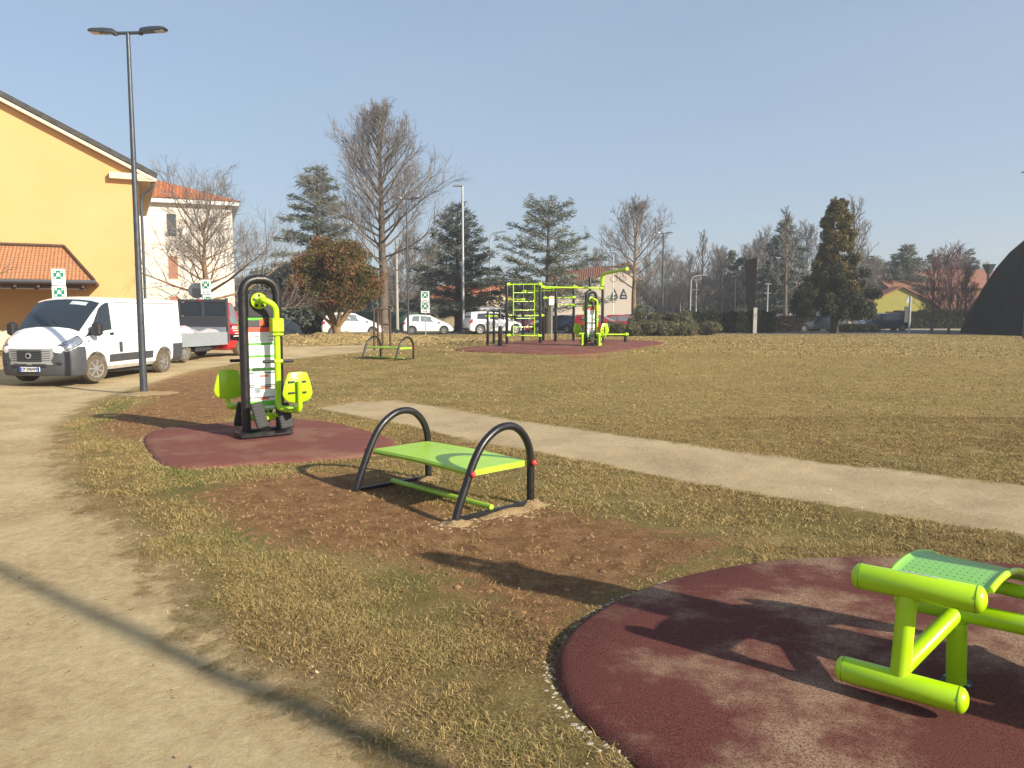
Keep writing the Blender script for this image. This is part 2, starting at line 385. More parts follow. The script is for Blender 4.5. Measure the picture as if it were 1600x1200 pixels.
sp = sdf(Zpath, X, Y); sf = sdf(Zfoot, X, Y); so = soil_sdf(X, Y); sg = np.maximum.reduce([sdf(q, X, Y) for q in Zgreen])
near = np.clip((14 - Y) / 8, 0, 1) * np.clip((12 - np.abs(X)) / 4, 0, 1)
nz = np.array([mnoise.noise((x * 1.7, y * 1.7, 0)) + .6 * mnoise.noise((x * 5, y * 5, 3)) for x, y in zip(X.ravel(), Y.ravel())]).reshape(X.shape)
Z = Z + near * nz * .020 * np.clip(1 - sp * 3, .15, 1)
Z = Z - .02 * np.clip(sp * 4 + .5, 0, 1) * (Y < 30) - .015 * np.clip(sf * 4 + .5, 0, 1)
for q in (pad_near, pad_mid, pad_far): Z = Z - .12 * np.clip((sdf(q, X, Y) - .04) * 5, 0, 1)
lawn = np.clip((X + 2) / 6, 0, 1) * np.clip((Y - 8) / 6, 0, 1)
ny, nx = X.shape; idx = np.arange(ny * nx).reshape(ny, nx)
Fq = np.stack([idx[:-1, :-1], idx[:-1, 1:], idx[1:, 1:], idx[1:, :-1]], -1).reshape(-1, 4)
V = np.stack([X, Y, Z], -1).reshape(-1, 3)
rough = np.exp(-((X + 9) / 8) ** 2 - ((Y - 40) / 5) ** 2)
at = dict(path=sp.ravel(), foot=sf.ravel(), soil=so.ravel(), green=sg.ravel(), lawn=lawn.ravel(), heap=rough.ravel())
t = NT('ground_earth_and_grass')
nf = t.noise(55, 8, .82); nm = t.noise(5.5, 6, .7); nl = t.noise(.9, 5, .6); nv = t.noise(.16, 4, .6); n130 = t.noise(130, 4, .7); nd = t.noise(2.6, 7, .72)
straw = t.ramp(t.math('ADD', t.math('MULTIPLY', nf, .6), t.math('MULTIPLY', nm, .4)), [(.36, (.13, .092, .036)), (.5, (.31, .22, .09)), (.64, (.55, .42, .19))])
olive = t.ramp(nf, [(.36, (.08, .068, .022)), (.5, (.20, .165, .055)), (.64, (.36, .30, .12))])
gcol = t.mix(t.ss(t.math('ADD', nl, t.math('MULTIPLY', nv, .6)), .66, .96), straw, olive)
gcol = t.mix(t.math('MULTIPLY', t.attr('lawn'), .55), gcol, t.ramp(t.math('ADD', t.math('MULTIPLY', nm, .5), t.math('MULTIPLY', nl, .5)), [(.35, (.24, .17, .062)), (.65, (.42, .305, .112))]))
gcol = t.mix(t.math('MULTIPLY', t.ss(t.noise(.5, 6, .7, dist=.8), .48, .62), .38), gcol, (.20, .14, .05)); green = t.ramp(nf, [(.3, (.06, .075, .02)), (.7, (.20, .22, .06))])
gcol = t.mix(t.math('MULTIPLY', t.ss(t.math('ADD', t.attr('green'), t.math('MULTIPLY', t.math('SUBTRACT', nm, .5), .9)), -.1, .2), .6), gcol, green)
soil = t.ramp(t.math('ADD', t.math('MULTIPLY', nf, .55), t.math('MULTIPLY', nm, .45)), [(.38, (.12, .058, .026)), (.5, (.27, .145, .066)), (.62, (.43, .265, .135))])
sfac = t.ss(t.math('ADD', t.attr('soil'), t.math('MULTIPLY', t.math('SUBTRACT', nm, .5), 1.5)), -.12, .22)
patch = t.ss(t.math('ADD', t.math('MULTIPLY', nl, .7), t.math('MULTIPLY', nm, .3)), .585, .66)
sfac = t.math('MAXIMUM', sfac, t.math('MULTIPLY', patch, t.math('SUBTRACT', .6, t.math('MULTIPLY', t.attr('lawn'), .6))))
base = t.mix(sfac, gcol, soil)
heap = t.ramp(nm, [(.35, (.17, .11, .04)), (.5, (.34, .24, .09)), (.65, (.47, .36, .16))])
base = t.mix(t.attr('heap'), base, heap)
# the bare tan margin beside the path, then the path
edge = t.math('ADD', t.math('ADD', t.attr('path'), t.math('MULTIPLY', t.math('SUBTRACT', nm, .5), .7)), t.math('MULTIPLY', t.math('SUBTRACT', nd, .5), .9))
base = t.mix(t.math('MULTIPLY', t.ss(t.math('ADD', edge, t.math('MULTIPLY', t.math('SUBTRACT', nd, .5), 1.6)), -.5, .1), .6), base, t.ramp(nf, [(.38, (.24, .145, .075)), (.6, (.54, .38, .21))]))
pathc = t.ramp(t.math('ADD', t.math('MULTIPLY', nl, .5), t.math('MULTIPLY', t.noise(14, 6, .75), .5)), [(.38, (.38, .28, .15)), (.5, (.51, .395, .22)), (.62, (.61, .49, .29))])
pathc = t.mix(t.math('MULTIPLY', t.ss(n130, .56, .70), .4), pathc, (.27, .20, .11)); pathc = t.mix(t.math('MULTIPLY', t.ss(t.noise(75, 5, .8), .55, .68), .5), pathc, (.72, .60, .40))
pathc = t.mix(t.math('MULTIPLY', t.ss(t.noise(.45, 5, .7, dist=.6), .56, .72), .35), pathc, (.27, .19, .10))
base = t.mix(t.ss(edge, -.22, .32), base, pathc)
footc = t.ramp(t.math('ADD', t.math('MULTIPLY', nl, .6), t.math('MULTIPLY', nf, .4)), [(.38, (.37, .28, .165)), (.62, (.53, .42, .26))])
base = t.mix(t.ss(t.math('ADD', t.attr('foot'), t.math('MULTIPLY', t.math('SUBTRACT', nm, .5), .5)), -.08, .14), base, footc)
hard = t.math('MAXIMUM', t.ss(edge, -.06, .16), t.ss(t.attr('foot'), -.05, .1))
bmp = t.bump(nf, 1.0, .03); bmp = t.bump(nm, .55, .08, bmp)
flatb = t.bump(t.noise(70, 6, .85), .9, .014); flatb = t.bump(t.noise(11, 6, .75), .7, .035, flatb)
nmx = t.t.nodes.new('ShaderNodeMix'); nmx.data_type = 'VECTOR'; t.link(hard, nmx.inputs[0]); t.link(bmp, nmx.inputs[4]); t.link(flatb, nmx.inputs[5])
M['ground'] = t.out(base, .95, nmx.outputs[1], .1)
def Zat(x, y):
    x = np.asarray(x, float); y = np.asarray(y, float); i = np.clip(np.searchsorted(ys, y) - 1, 0, len(ys) - 2); j = np.clip(np.searchsorted(xs, x) - 1, 0, len(xs) - 2)
    v = np.clip((y - ys[i]) / (ys[i + 1] - ys[i]), 0, 1); u = np.clip((x - xs[j]) / (xs[j + 1] - xs[j]), 0, 1)
    return (Z[i, j] * (1 - u) + Z[i, j + 1] * u) * (1 - v) + (Z[i + 1, j] * (1 - u) + Z[i + 1, j + 1] * u) * v
fc = V[Fq].mean(1); spf = sp.ravel()[Fq].mean(1); sff = sf.ravel()[Fq].mean(1)
def sub_mesh(name, sel):
    F = Fq[sel]; u, inv = np.unique(F, return_inverse=True)
    return np_mesh(name, V[u], inv.reshape(F.shape), M['ground'], attrs={k: v[u] for k, v in at.items()}, smooth=True)
tag(sub_mesh('ground', (spf <= 0) & (sff <= 0)), kind='structure')
tag(sub_mesh('path', spf > 0), kind='structure')
tag(sub_mesh('footpath', (sff > 0) & (spf <= 0)), kind='structure')
# rubber safety surfacing
def rubber(name, c1, c2, dust):
    t = NT(name); n = t.noise(1.3, 6, .65); f = t.noise(160, 3, .7); s_ = t.noise(2.2, 6, .7, dist=1.2)
    c = t.mix(t.ss(f, .35, .65), c1, c2)
    c = t.mix(t.math('MULTIPLY', t.math('MULTIPLY', t.ss(n, .47, .64), dust), t.ss(t.noise(90, 4, .8), .36, .56)), c, (.36, .25, .16))
    c = t.mix(t.math('MULTIPLY', t.ss(s_, .60, .74), .4), c, (.40, .28, .21))
    c = t.mix(t.math('MULTIPLY', t.ss(t.noise(420, 2), .62, .72), .5), c, (.40, .25, .19))
    return t.out(c, .9, t.bump(f, .6, .01), .15)
M['rubber'] = rubber('dark_red_rubber_granules', (.060, .018, .016), (.165, .055, .045), .85)
M['rubberfar'] = rubber('worn_red_rubber_granules', (.14, .046, .038), (.22, .085, .068), .4)
def pad(name, P, h, m):
    c = P.mean(0); n = len(P); rings = [(1.0, -.06), (1.0, .3 * h), (.985, .75 * h), (.96, h), (.7, h), (.35, h), (.03, h)]
    V_ = []; 
    for k, (s_, z) in enumerate(rings):
        Q = c + (P - c) * s_ if k > 1 else P
        wob = 1
        V_ += [(x, y, hzs(x, y) + z) for x, y in Q]
    F = [(i * n + j, i * n + (j + 1) % n, (i + 1) * n + (j + 1) % n, (i + 1) * n + j) for i in range(len(rings) - 1) for j in range(n)]
    F.append(tuple(range((len(rings) - 1) * n, len(rings) * n)))
    if sum(P[i][0] * P[(i + 1) % n][1] - P[(i + 1) % n][0] * P[i][1] for i in range(n)) < 0: F = [f[::-1] for f in F]
    b = MB(); b.add(V_, F); return tag(b.build(name, m), kind='structure')
pad('rubber_surface', pad_near, .05, M['rubber'])
pad('rubber_surface', pad_mid, .035, M['rubberfar'])
pad('rubber_surface', pad_far, .03, M['rubberfar'])
PADZ = .05
# road and kerb behind the lawn
t = NT('asphalt'); n = t.noise(30, 5, .7); M['asphalt'] = t.out(t.ramp(n, [(.3, (.08, .078, .078)), (.7, (.14, .135, .13))]), .9)
b = MB(); b.box((-40, 58.5, -.3), (40, 72, .03)); b.build('parking_area', M['asphalt'], smooth=0)['kind'] = 'structure'
b = MB(); b.box((20, 75.0, -.3), (90, 84, .05)); tag(b.build('road', mat('pale_pavement', (.36, .35, .33), .9, var=.1), smooth=0), kind='structure')
# ---------------------------------------------------------------- grass blades, clods
def blades(name, pts, h, w, lean, gr, matn):
    n = len(pts); a = rng.uniform(0, 2 * np.pi, n); b = rng.uniform(0, 2 * np.pi, n); cl_ = vnoise(pts[:, 0], pts[:, 1], 5.5, 3); c2_ = vnoise(pts[:, 0], pts[:, 1], 1.1, 9)
    hh = h * rng.uniform(.35, 1.5, n) * (.35 + 1.3 * cl_) * (.6 + .8 * c2_); ww = w * rng.uniform(.6, 1.3, n); L = hh * lean * rng.uniform(.5, 2.4, n)
    z = Zat(pts[:, 0], pts[:, 1]) - .002
    dx, dy = np.cos(a) * ww / 2, np.sin(a) * ww / 2; tx, ty = np.cos(b) * L, np.sin(b) * L
    P0 = np.stack([pts[:, 0] - dx, pts[:, 1] - dy, z], 1); P1 = np.stack([pts[:, 0] + dx, pts[:, 1] + dy, z], 1)
    mx, my = pts[:, 0] + tx * .35, pts[:, 1] + ty * .35
    P2 = np.stack([mx + dx * .8, my + dy * .8, z + hh * .62], 1); P3 = np.stack([mx - dx * .8, my - dy * .8, z + hh * .62], 1)
    P4 = np.stack([pts[:, 0] + tx, pts[:, 1] + ty, z + hh * rng.uniform(.5, 1, n)], 1)
    V = np.stack([P0, P1, P2, P3, P4], 1).reshape(-1, 3); i = np.arange(n)[:, None] * 5
    F = np.concatenate([i + [0, 1, 2], i + [0, 2, 3], i + [3, 2, 4]])
    r = np.repeat(np.clip(rng.uniform(0, 1, n) * .62 + gr + .5 * (c2_ - .5) + .35 * (cl_ - .5), 0, 1), 5)
    return tag(np_mesh(name, V, F, matn, attrs=dict(rnd=r)), kind='stuff')
t = NT('dry_grass_blades'); M['blade'] = t.out(t.ramp(t.attr('rnd'), [(.0, (.10, .06, .025)), (.22, (.25, .165, .065)), (.42, (.50, .36, .16)), (.56, (.36, .275, .11)), (.72, (.20, .18, .055)), (1.0, (.09, .135, .028))]), .75, spec=.15)
def sample(n, y0, y1, wpow=1.0):
    u = rng.uniform(0, 1, n); y = np.sqrt(y0 ** 2 + u * (y1 ** 2 - y0 ** 2)); x = rng.uniform(-.78, .78, n) * y; return np.stack([x, y], 1)
def grassable(p, keepsoil=.07):
    X, Y = p[:, 0], p[:, 1]; nn = np.sin(X * 7.1 + np.sin(Y * 5)) * np.sin(Y * 6.3 + np.sin(X * 4.1)); n2 = np.sin(X * 1.9 + 1.3 * np.sin(Y * 2.2)) * np.sin(Y * 1.7 + np.sin(X * 2.7))
    e = sdf(Zpath, X, Y) + .75 * (vnoise(X, Y, 1.6, 21, 4) - .42); k = rng.uniform(0, 1, len(p)) < np.clip(-(e + .02) * 3.2, 0, 1)
    k &= sdf(Zfoot, X, Y) + .05 * nn + rng.normal(0, .04, len(p)) < -.0
    for q, o_ in ((pad_near, .0), (pad_mid, 0), (pad_far, 0)): k &= sdf(q, X, Y) < rng.normal(-.015, .012, len(X))
    so = soil_sdf(X, Y) + 1.1 * (vnoise(X, Y, 1.3, 33, 4) - .5); k &= rng.uniform(0, 1, len(p)) < np.where(so > 0, keepsoil, np.clip(.45 - so * 2, 0, 1))
    k &= rng.uniform(0, 1, len(p)) < np.clip((vnoise(X, Y, 3.2, 5) - .30) * 4.0 + .15, .06, 1)
    return p[k]
def greenness(p):
    sg = np.maximum.reduce([sdf(q, p[:, 0], p[:, 1]) for q in Zgreen]); g = np.clip(.5 + sg * 1.5, 0, 1) * .35
    n2 = np.sin(p[:, 0] * .8 + 2 + 1.7 * np.sin(p[:, 1] * .9)) * np.sin(p[:, 1] * 1.1); return g + .10 * n2 * (p[:, 1] < 12) + .02
p = grassable(sample(520000, 1.7, 5.5)); blades('grass', p, .020, .0030, 1.1, greenness(p), M['blade'])
p = grassable(sample(480000, 5.5, 12)); blades('grass', p, .022, .0048, 1.1, greenness(p), M['blade'])
p = grassable(sample(160000, 12, 26)); blades('grass', p, .022, .012, 1.0, greenness(p) - .02, M['blade'])
p = grassable(sample(70000, 26, 60)); blades('grass', p, .035, .05, 1.0, .02, M['blade'])
lp = sample(2600, 1.8, 14); lp = lp[(sdf(pad_near, lp[:, 0], lp[:, 1]) < .9)]; lU = rdir0 = rng.normal(size=(len(lp), 3)); lU[:, 2] *= .25; lU /= np.linalg.norm(lU, axis=1)[:, None]; lW = np.cross(lU, np.array([0, 0, 1]) + rng.normal(0, .3, (len(lp), 3))); lW /= np.linalg.norm(lW, axis=1)[:, None]
lC = np.stack([lp[:, 0], lp[:, 1], Zat(lp[:, 0], lp[:, 1]) + .016 + .0 * lp[:, 0]], 1); ls_ = rng.uniform(.004, .013, len(lp))[:, None]
t = NT('fallen_leaf_litter'); lm_ = t.out(t.ramp(t.attr('rnd'), [(.0, (.10, .05, .02)), (.5, (.26, .15, .06)), (.85, (.42, .30, .16)), (1.0, (.6, .56, .48))]), .8)
tag(np_mesh('leaf_litter', np.stack([lC - lU * ls_ , lC + lW * ls_ * .55, lC + lU * ls_, lC - lW * ls_ * .55], 1).reshape(-1, 3), np.arange(len(lp) * 4).reshape(-1, 4), lm_, attrs=dict(rnd=np.repeat(rng.uniform(0, 1, len(lp)) ** 1.3, 4))), kind='stuff')
# clods of earth and small stones
def clods(name, pts, smin, smax, m):
    b = MB(); ico = [(0, 0, 1), (.89, 0, .45), (.28, .85, .45), (-.72, .53, .45), (-.72, -.53, .45), (.28, -.85, .45), (.72, .53, -.45), (-.28, .85, -.45), (-.89, 0, -.45), (-.28, -.85, -.45), (.72, -.53, -.45), (0, 0, -1)]
    fi = [(0, 1, 2), (0, 2, 3), (0, 3, 4), (0, 4, 5), (0, 5, 1), (1, 6, 2), (2, 7, 3), (3, 8, 4), (4, 9, 5), (5, 10, 1), (2, 6, 7), (3, 7, 8), (4, 8, 9), (5, 9, 10), (1, 10, 6), (6, 11, 7), (7, 11, 8), (8, 11, 9), (9, 11, 10), (10, 11, 6)]
    V = []; F = []
    for x, y in pts:
        s_ = smin + (smax - smin) * random.random() ** 3; sx, sy, sz = s_ * random.uniform(.7, 1.4), s_ * random.uniform(.7, 1.4), s_ * random.uniform(.4, .9); z = float(Zat(x, y)); n = len(V)
        V += [(x + a * sx * random.uniform(.75, 1.2), y + c * sy * random.uniform(.75, 1.2), z - .004 + d * sz * random.uniform(.8, 1.15)) for a, c, d in ico]; F += [(i + n, j + n, k + n) for i, j, k in fi]
    b.add(V, F); return tag(b.build(name, m, smooth=0), kind='stuff')
def pts_where(n, fn, y0=1.7, y1=14):
    p = sample(n, y0, y1); return p[fn(p[:, 0], p[:, 1])]
M['clod'] = mat('brown_clods', (.12, .06, .028), .95, col2=(.27, .15, .07), scale=3)
M['clodt'] = mat('tan_clods', (.26, .18, .10), .95, col2=(.42, .32, .19), scale=3)
M['stone'] = mat('pale_pebbles', (.35, .29, .22), .9, col2=(.48, .41, .33), scale=3)
clods('soil_clods', pts_where(26000, lambda x, y: (soil_sdf(x, y) + rng.normal(0, .15, len(x)) > 0) & (sdf(pad_near, x, y) < 0) & (sdf(pad_mid, x, y) < 0)), .003, .03, M['clod'])
clods('soil_clods', pts_where(30000, lambda x, y: (np.abs(sdf(Zpath, x, y) + .15) < .30 * rng.uniform(0, 1, len(x)))), .002, .015, M['clodt'])
def rim(P, n, a, b_):
    i = rng.integers(0, len(P), n); Q = np.roll(P, -1, 0); u = rng.uniform(0, 1, n)[:, None]; L = np.linalg.norm(Q - P, axis=1); i = rng.choice(len(P), n, p=L / L.sum()); pt = P[i] * (1 - u) + Q[i] * u; nn = (Q - P)[i] / L[i][:, None]; nn = np.stack([nn[:, 1], -nn[:, 0]], 1); c = P.mean(0); sg = np.sign(((pt - c) * nn).sum(1))[:, None]
    return pt + nn * sg * rng.uniform(a, b_, n)[:, None] ** 1
clods('pebbles', rim(pad_near, 5200, -.005, .06), .003, .014, M['stone']); clods('pebbles', rim(pad_mid, 2200, -.01, .06), .003, .015, M['clodt']); clods('pebbles', rim(pad_near, 1500, .0, .22), .003, .012, M['clodt'])
clods('pebbles', pts_where(2000, lambda x, y: (sdf(pad_near, x, y) > -.07) & (sdf(pad_near, x, y) < .005)), .003, .013, M['stone'])
clods('pebbles', pts_where(5000, lambda x, y: (sdf(pad_mid, x, y) < -.0) & (sdf(pad_near, x, y) < 0) & (rng.uniform(0, 1, len(x)) < .10), 2, 12), .002, .010, M['stone'])
M['heapclod'] = mat('straw_coloured_clods', (.17, .11, .045), .95, col2=(.40, .30, .13), scale=1.5)
hp_ = np.stack([rng.normal(-9, 5, 15000), rng.normal(40, 3.2, 15000)], 1); hp_ = hp_[(sdf(Zpath, hp_[:, 0], hp_[:, 1]) < -.3) & (hp_[:, 1] > 33) & (hp_[:, 0] < 0)]
clods('earth_heap', hp_, .02, .12, M['heapclod'])
clods('pebbles', pts_where(14000, lambda x, y: (sdf(Zpath, x, y) > 0), 1.7, 9), .0015, .007, M['clodt'])
# sand heaped round the bench feet and the lamp foot
def heap_at(x, y, r, h, m, n=900, rx=1.0, rz=0):
    b = MB(); V = [(x, y, hzs(x, y) + h)]; F = []; K = 20; nr = 6
    for i in range(1, nr + 1):
        for j in range(K):
            a = 2 * math.pi * j / K; q = r * i / nr * random.uniform(.72, 1.2); lx, ly = q * rx * math.cos(a), q * math.sin(a); X_ = x + lx * math.cos(rz) - ly * math.sin(rz); Y_ = y + lx * math.sin(rz) + ly * math.cos(rz)
            V.append((X_, Y_, hzs(X_, Y_) + h * (math.cos(math.pi * i / nr) * .5 + .5) * random.uniform(.8, 1.2) - (.03 if i == nr else 0)))
    for j in range(K): F.append((0, 1 + j, 1 + (j + 1) % K))
    for i in range(nr - 1):
        for j in range(K): F.append((1 + i * K + j, 1 + (i + 1) * K + j, 1 + (i + 1) * K + (j + 1) % K, 1 + i * K + (j + 1) % K))
    b.add(V, F)
    return tag(b.build('sand', m, smooth=80), kind='stuff')
t = NT('loose_sand'); n = t.noise(60, 5, .8); M['sand'] = t.out(t.ramp(n, [(.35, (.26, .17, .08)), (.6, (.46, .33, .18))]), .95, t.bump(n, .9, .02))
# ---------------------------------------------------------------- picnic-style stretching benches
def arch_pts():
    key = [(-.42, -.08), (-.42, .0), (-.39, .10), (-.31, .28), (-.23, .45), (-.13, .59), (0, .68), (.12, .71), (.24, .69), (.34, .61), (.40, .50), (.42, .38), (.42, .18), (.42, -.08)]
    out = []
    for i in range(len(key) - 1):
        p0, p1, p2, p3 = [Vector(key[max(0, min(len(key) - 1, i + k))]) for k in (-1, 0, 1, 2)]
        for s_ in range(4):
            u = s_ / 4; out.append(.5 * ((2 * p1) + (p2 - p0) * u + (2 * p0 - 5 * p1 + 4 * p2 - p3) * u * u + (3 * p1 - p0 - 3 * p2 + p3) * u ** 3))
    return out + [Vector(key[-1])]
def make_bench(label, cat, group):
    r = empty('fitness_bench', label=label, cat=cat, group=group)
    for sx in (-1, 1):
        x = .715 * sx; b = MB(); b.tube([(x, p.x, p.y) for p in arch_pts()], .033, 14)
        b.box((x - .02, -.42, .005), (x + .02, .42, .035)); fr = b.build('arch_frame', M['black'], r)
        for yy in (-.27, .42):
            c = MB(); c.ball((x + sx * .042, yy, .37), .024, 10); c.build('end_cap', M['red'], fr)
    b = MB(); n = 24; V = []; yl, yr = -.245, .39
    for i in range(n + 1):
        x = -.675 + 1.35 * i / n; zc = .385 + .012 * math.cos(math.pi * (i / n - .5))
        V += [(x, yl + .003, zc - .045), (x, yl - .012, zc - .02), (x, yl, zc), (x, yr, zc), (x, yr + .012, zc - .02), (x, yr - .003, zc - .045)]
    F = [(i * 6 + j, i * 6 + j + 1, (i + 1) * 6 + j + 1, (i + 1) * 6 + j) for i in range(n) for j in range(5)]
    b.add(V, F); b.box((.672, yl, .335), (.684, yr, .385)); b.box((-.684, yl, .335), (-.672, yr, .385)); b.build('seat_board', M['limedull'], r)
    b = MB(); b.tube([(-.70, -.02, .05), (.70, -.02, .05)], .024, 12); b.build('foot_bar', M['limedull'], r)
    return r
bench = make_bench('lime bench between black arched handrails in bare brown earth, closest bench to the camera', 'fitness bench', 'lime benches with black arches')
bench.location = (-.64, 6.73, 0); bench.rotation_euler[2] = R(-46)
b2 = copy_tree(bench); tag(b2, 'distant lime bench with black arches in front of the tall slim bar frame', 'fitness bench')
g = onground(606, 24.6); b2.location = g; b2.rotation_euler[2] = R(-34)
Mb = Matrix.Translation((-.64, 6.73, 0)) @ Matrix.Rotation(R(-46), 4, 'Z')
for (lx, ly, rr, hh, ex) in ((.74, .08, .15, .03, 2.5), (.73, .42, .17, .055, 1), (.72, -.42, .15, .035, 1), (-.70, .40, .14, .03, 1)):
    w_ = Mb @ Vector((lx, ly, 0)); q_ = np.stack([rng.normal(w_.x, rr * .75, 420), rng.normal(w_.y, rr * .75, 420)], 1); clods('soil_clods', q_, .004, .022, M['clodt']); heap_at(w_.x, w_.y, rr, hh, M['sand'], rx=ex, rz=R(44))
# ---------------------------------------------------------------- text helper
def text(s, size, Mx, m, parent, name='lettering', bold=.0, ex=.002):
    c = bpy.data.curves.new(name, 'FONT'); c.body = s; c.size = size; c.extrude = ex; c.align_x = 'CENTER'; c.align_y = 'CENTER'; c.offset = bold
    o = bpy.data.objects.new(name, c); scene.collection.objects.link(o); bpy.context.view_layer.update()
    me = bpy.data.meshes.new_from_object(o.evaluated_get(bpy.context.evaluated_depsgraph_get())); bpy.data.objects.remove(o)
    me.transform(Mx); me.materials.clear(); me.materials.append(m)
    o = bpy.data.objects.new(name, me); scene.collection.objects.link(o); o.parent = parent; return o
# ---------------------------------------------------------------- multi station leg trainer
def bez(P, n=8):
    """round the corners of a polyline"""
    P = [Vector(p) for p in P]; out = [P[0]]
    for i in range(1, len(P) - 1):
        a, b_, c = P[i - 1], P[i], P[i + 1]; ra = min((a - b_).length, (c - b_).length) * .48
        s_ = b_ + (a - b_).normalized() * ra; e = b_ + (c - b_).normalized() * ra
        for k in range(n + 1):
            u = k / n; out.append(s_ * (1 - u) ** 2 + b_ * 2 * u * (1 - u) + e * u * u)
    return out + [P[-1]]
def backplate(parent, Mx, name='backrest'):
    b = MB(); prof = [(-.11, -.195), (.11, -.195), (.185, -.13), (.20, -.06), (.135, .165), (.10, .195), (-.10, .195), (-.135, .165), (-.20, -.06), (-.185, -.13)]
    prof = [tuple(p) for p in smooth_poly(prof, 1)]; n = len(prof)
    for (s0, y0, s1, y1) in ((.93, 0, 1, .012), (1, .012, 1, .028), (1, .028, .93, .040)):
        pass
    V = []
    for s_, y in ((.92, .0), (1, .010), (1, .030), (.92, .040)):
        V += [Mx @ Vector((x * s_, y + .35 * x * x, z * s_)) for x, z in prof]
    F = [(i * n + j, i * n + (j + 1) % n, (i + 1) * n + (j + 1) % n, (i + 1) * n + j) for i in range(3) for j in range(n)] + [tuple(range(n - 1, -1, -1)), tuple(range(3 * n, 4 * n))]
    b.add(V, F); return b.build(name, M['lime'], parent)
def make_trainer(label, group, extra=False):
    r = empty('leg_press_trainer', label=label, cat='fitness machine', group=group)
    b = MB(); b.box((-.34, -.155, 0), (.34, .155, .075), bev=.012); b.box((-.26, -.09, .075), (.26, .09, .10), bev=.02); b.build('base_plate', M['black'], r)
    b = MB(); b.tube(bez([(-.225, 0, .08), (-.225, 0, 2.04), (.225, 0, 2.04), (.225, 0, .08)], 10), .058, 18); fr = b.build('frame', M['black'], r)
    b = MB()
    for sx in (-1, 1): b.tube([(sx * .225, 0, 1.84), (sx * .225, 0, 1.87)], .063, 18)
    b.tube([(-.06, 0, 2.04), (.07, 0, 2.04)], .062, 18); b.tube(bez([(-.16, -.0, 1.83), (-.16, 0, 1.90), (.16, 0, 1.90), (.16, 0, 1.83)], 5), .012, 8); b.build('joint_sleeve', M['black'], fr)
    # information panel, upper part perforated dark, lower part printed
    b = MB(); b.box((-.165, -.018, 1.55), (.165, .018, 1.86), bev=.008); b.build('upper_panel', M['blackmat'], r)
    b = MB(); b.box((-.165, -.012, .34), (.165, .012, 1.545)); pn = b.build('information_panel', M['trimwhite'], r)
    for sy in (-1, 1):
        def bar(n_, x0, x1, z0, z1, m, d=.0135):
            q = MB(); q.box((x0, min(sy * .0115, sy * d), z0), (x1, max(sy * .0115, sy * d), z1)); return q.build(n_, m, pn, smooth=0)
        bar('dark_header', -.165, .165, 1.42, 1.545, M['posterdark']); bar('emblem', -.02, .05, 1.44, 1.53, M['posterred'], .016)
        bar('green_header', -.165, .03, 1.515, 1.545, M['postergreen'], .015); bar('red_band', -.165, .165, 1.36, 1.42, M['posterred'])
        for z in (1.19, 1.03, .86): bar('green_band', -.165, .165, z, z + .028, M['postergreen'])
        for z in (1.22, 1.06, .89, .74, .57, .42 + .1): bar('pictogram', -.11 * 1, -.03, z, z + .11, M['posterpale'])
        for z in (.82, .66, .64, .50): bar('dark_rule', -.165, .165, z, z + .012, M['ink'])
        for z in (.775, .615, .475): bar('red_caption', -.04, .08, z, z + .022, M['posterred'])
        bar('green_footer', -.165, .165, .345, .46, M['postergreen']); bar('footer_plate', .02, .15, .36, .39, M['trimwhite'], .016)
        for k in range(5):
            for j in range(3): bar('print_lines', -.145 + .17 * (j % 2) + .06, -.145 + .17 * (j % 2) + .13, 1.30 - .045 * k - .17 * (j // 2), 1.305 - .045 * k - .17 * (j // 2), M['ink'], .0145) if (k < 3) else None
        text('OUTDOOR GYM', .036, Matrix.Translation((0, sy * .0155, 1.39)) @ Matrix.Rotation(R(90) if sy < 0 else R(-90), 4, 'X') @ (Matrix() if sy < 0 else Matrix.Rotation(R(180), 4, 'X') @ Matrix.Rotation(R(0), 4, 'Z')), M['trimwhite'], pn) if sy < 0 and False else None
    for k in (0, 1):   # two swinging seats, one each side
        Rk = Matrix.Rotation(math.pi * k, 4, 'Z')
        b = MB(); b.lathe([(.0, .0), (.095, .0), (.105, .012), (.105, .030), (.095, .04), (.05, .045), (.05, .09), (0, .09)], 24, Rk @ Matrix.Translation((-.03, -.02, 1.76)) @ Matrix.Rotation(R(90), 4, 'X')); hub = b.build('hub', M['lime'], r)
        for j in range(5):
            b = MB(); a = R(72 * j + 20); b.lathe([(0, 0), (.02, 0), (.02, .006), (0, .006)], 10, Rk @ Matrix.Translation((-.03 + .07 * math.cos(a), -.060, 1.76 + .07 * math.sin(a))) @ Matrix.Rotation(R(90), 4, 'X')); b.build('hub_bolt', M['ink'], hub)
        b = MB(); b.tube(bez([(-.03, -.08, 1.76), (-.03, -.20, 1.78), (.13, -.21, 1.70), (.135, -.21, 1.25), (.13, -.21, .80), (.125, -.215, .37), (.22, -.36, .36), (.29, -.44, .36), (.30, -.47, .37)], 8), .040, 14, M=Rk); arm = b.build('swing_arm', M['lime'], r)
        b = MB(); b.tube(bez([(.26, -.41, .355), (.29, -.535, .36), (.29, -.535, .50), (.29, -.535, .74)], 6), .032, 12, M=Rk); b.build('backrest_tube', M['lime'], arm)
        b = MB(); b.box((.06, -.275, 1.36), (.21, -.145, 1.54), Rk, bev=.012); b.box((.065, -.27, 1.315), (.205, -.15, 1.352), Rk, bev=.008); b.build('damper_box', M['lime'], arm)
        b = MB(); b.box((.16, -.46, .375), (.36, -.22, .405), Rk @ Matrix.Rotation(0, 4, 'Z'), bev=.012); b.build('seat', M['limedull'], r)
        backplate(r, Rk @ Matrix.Translation((.29, -.50, .66)))
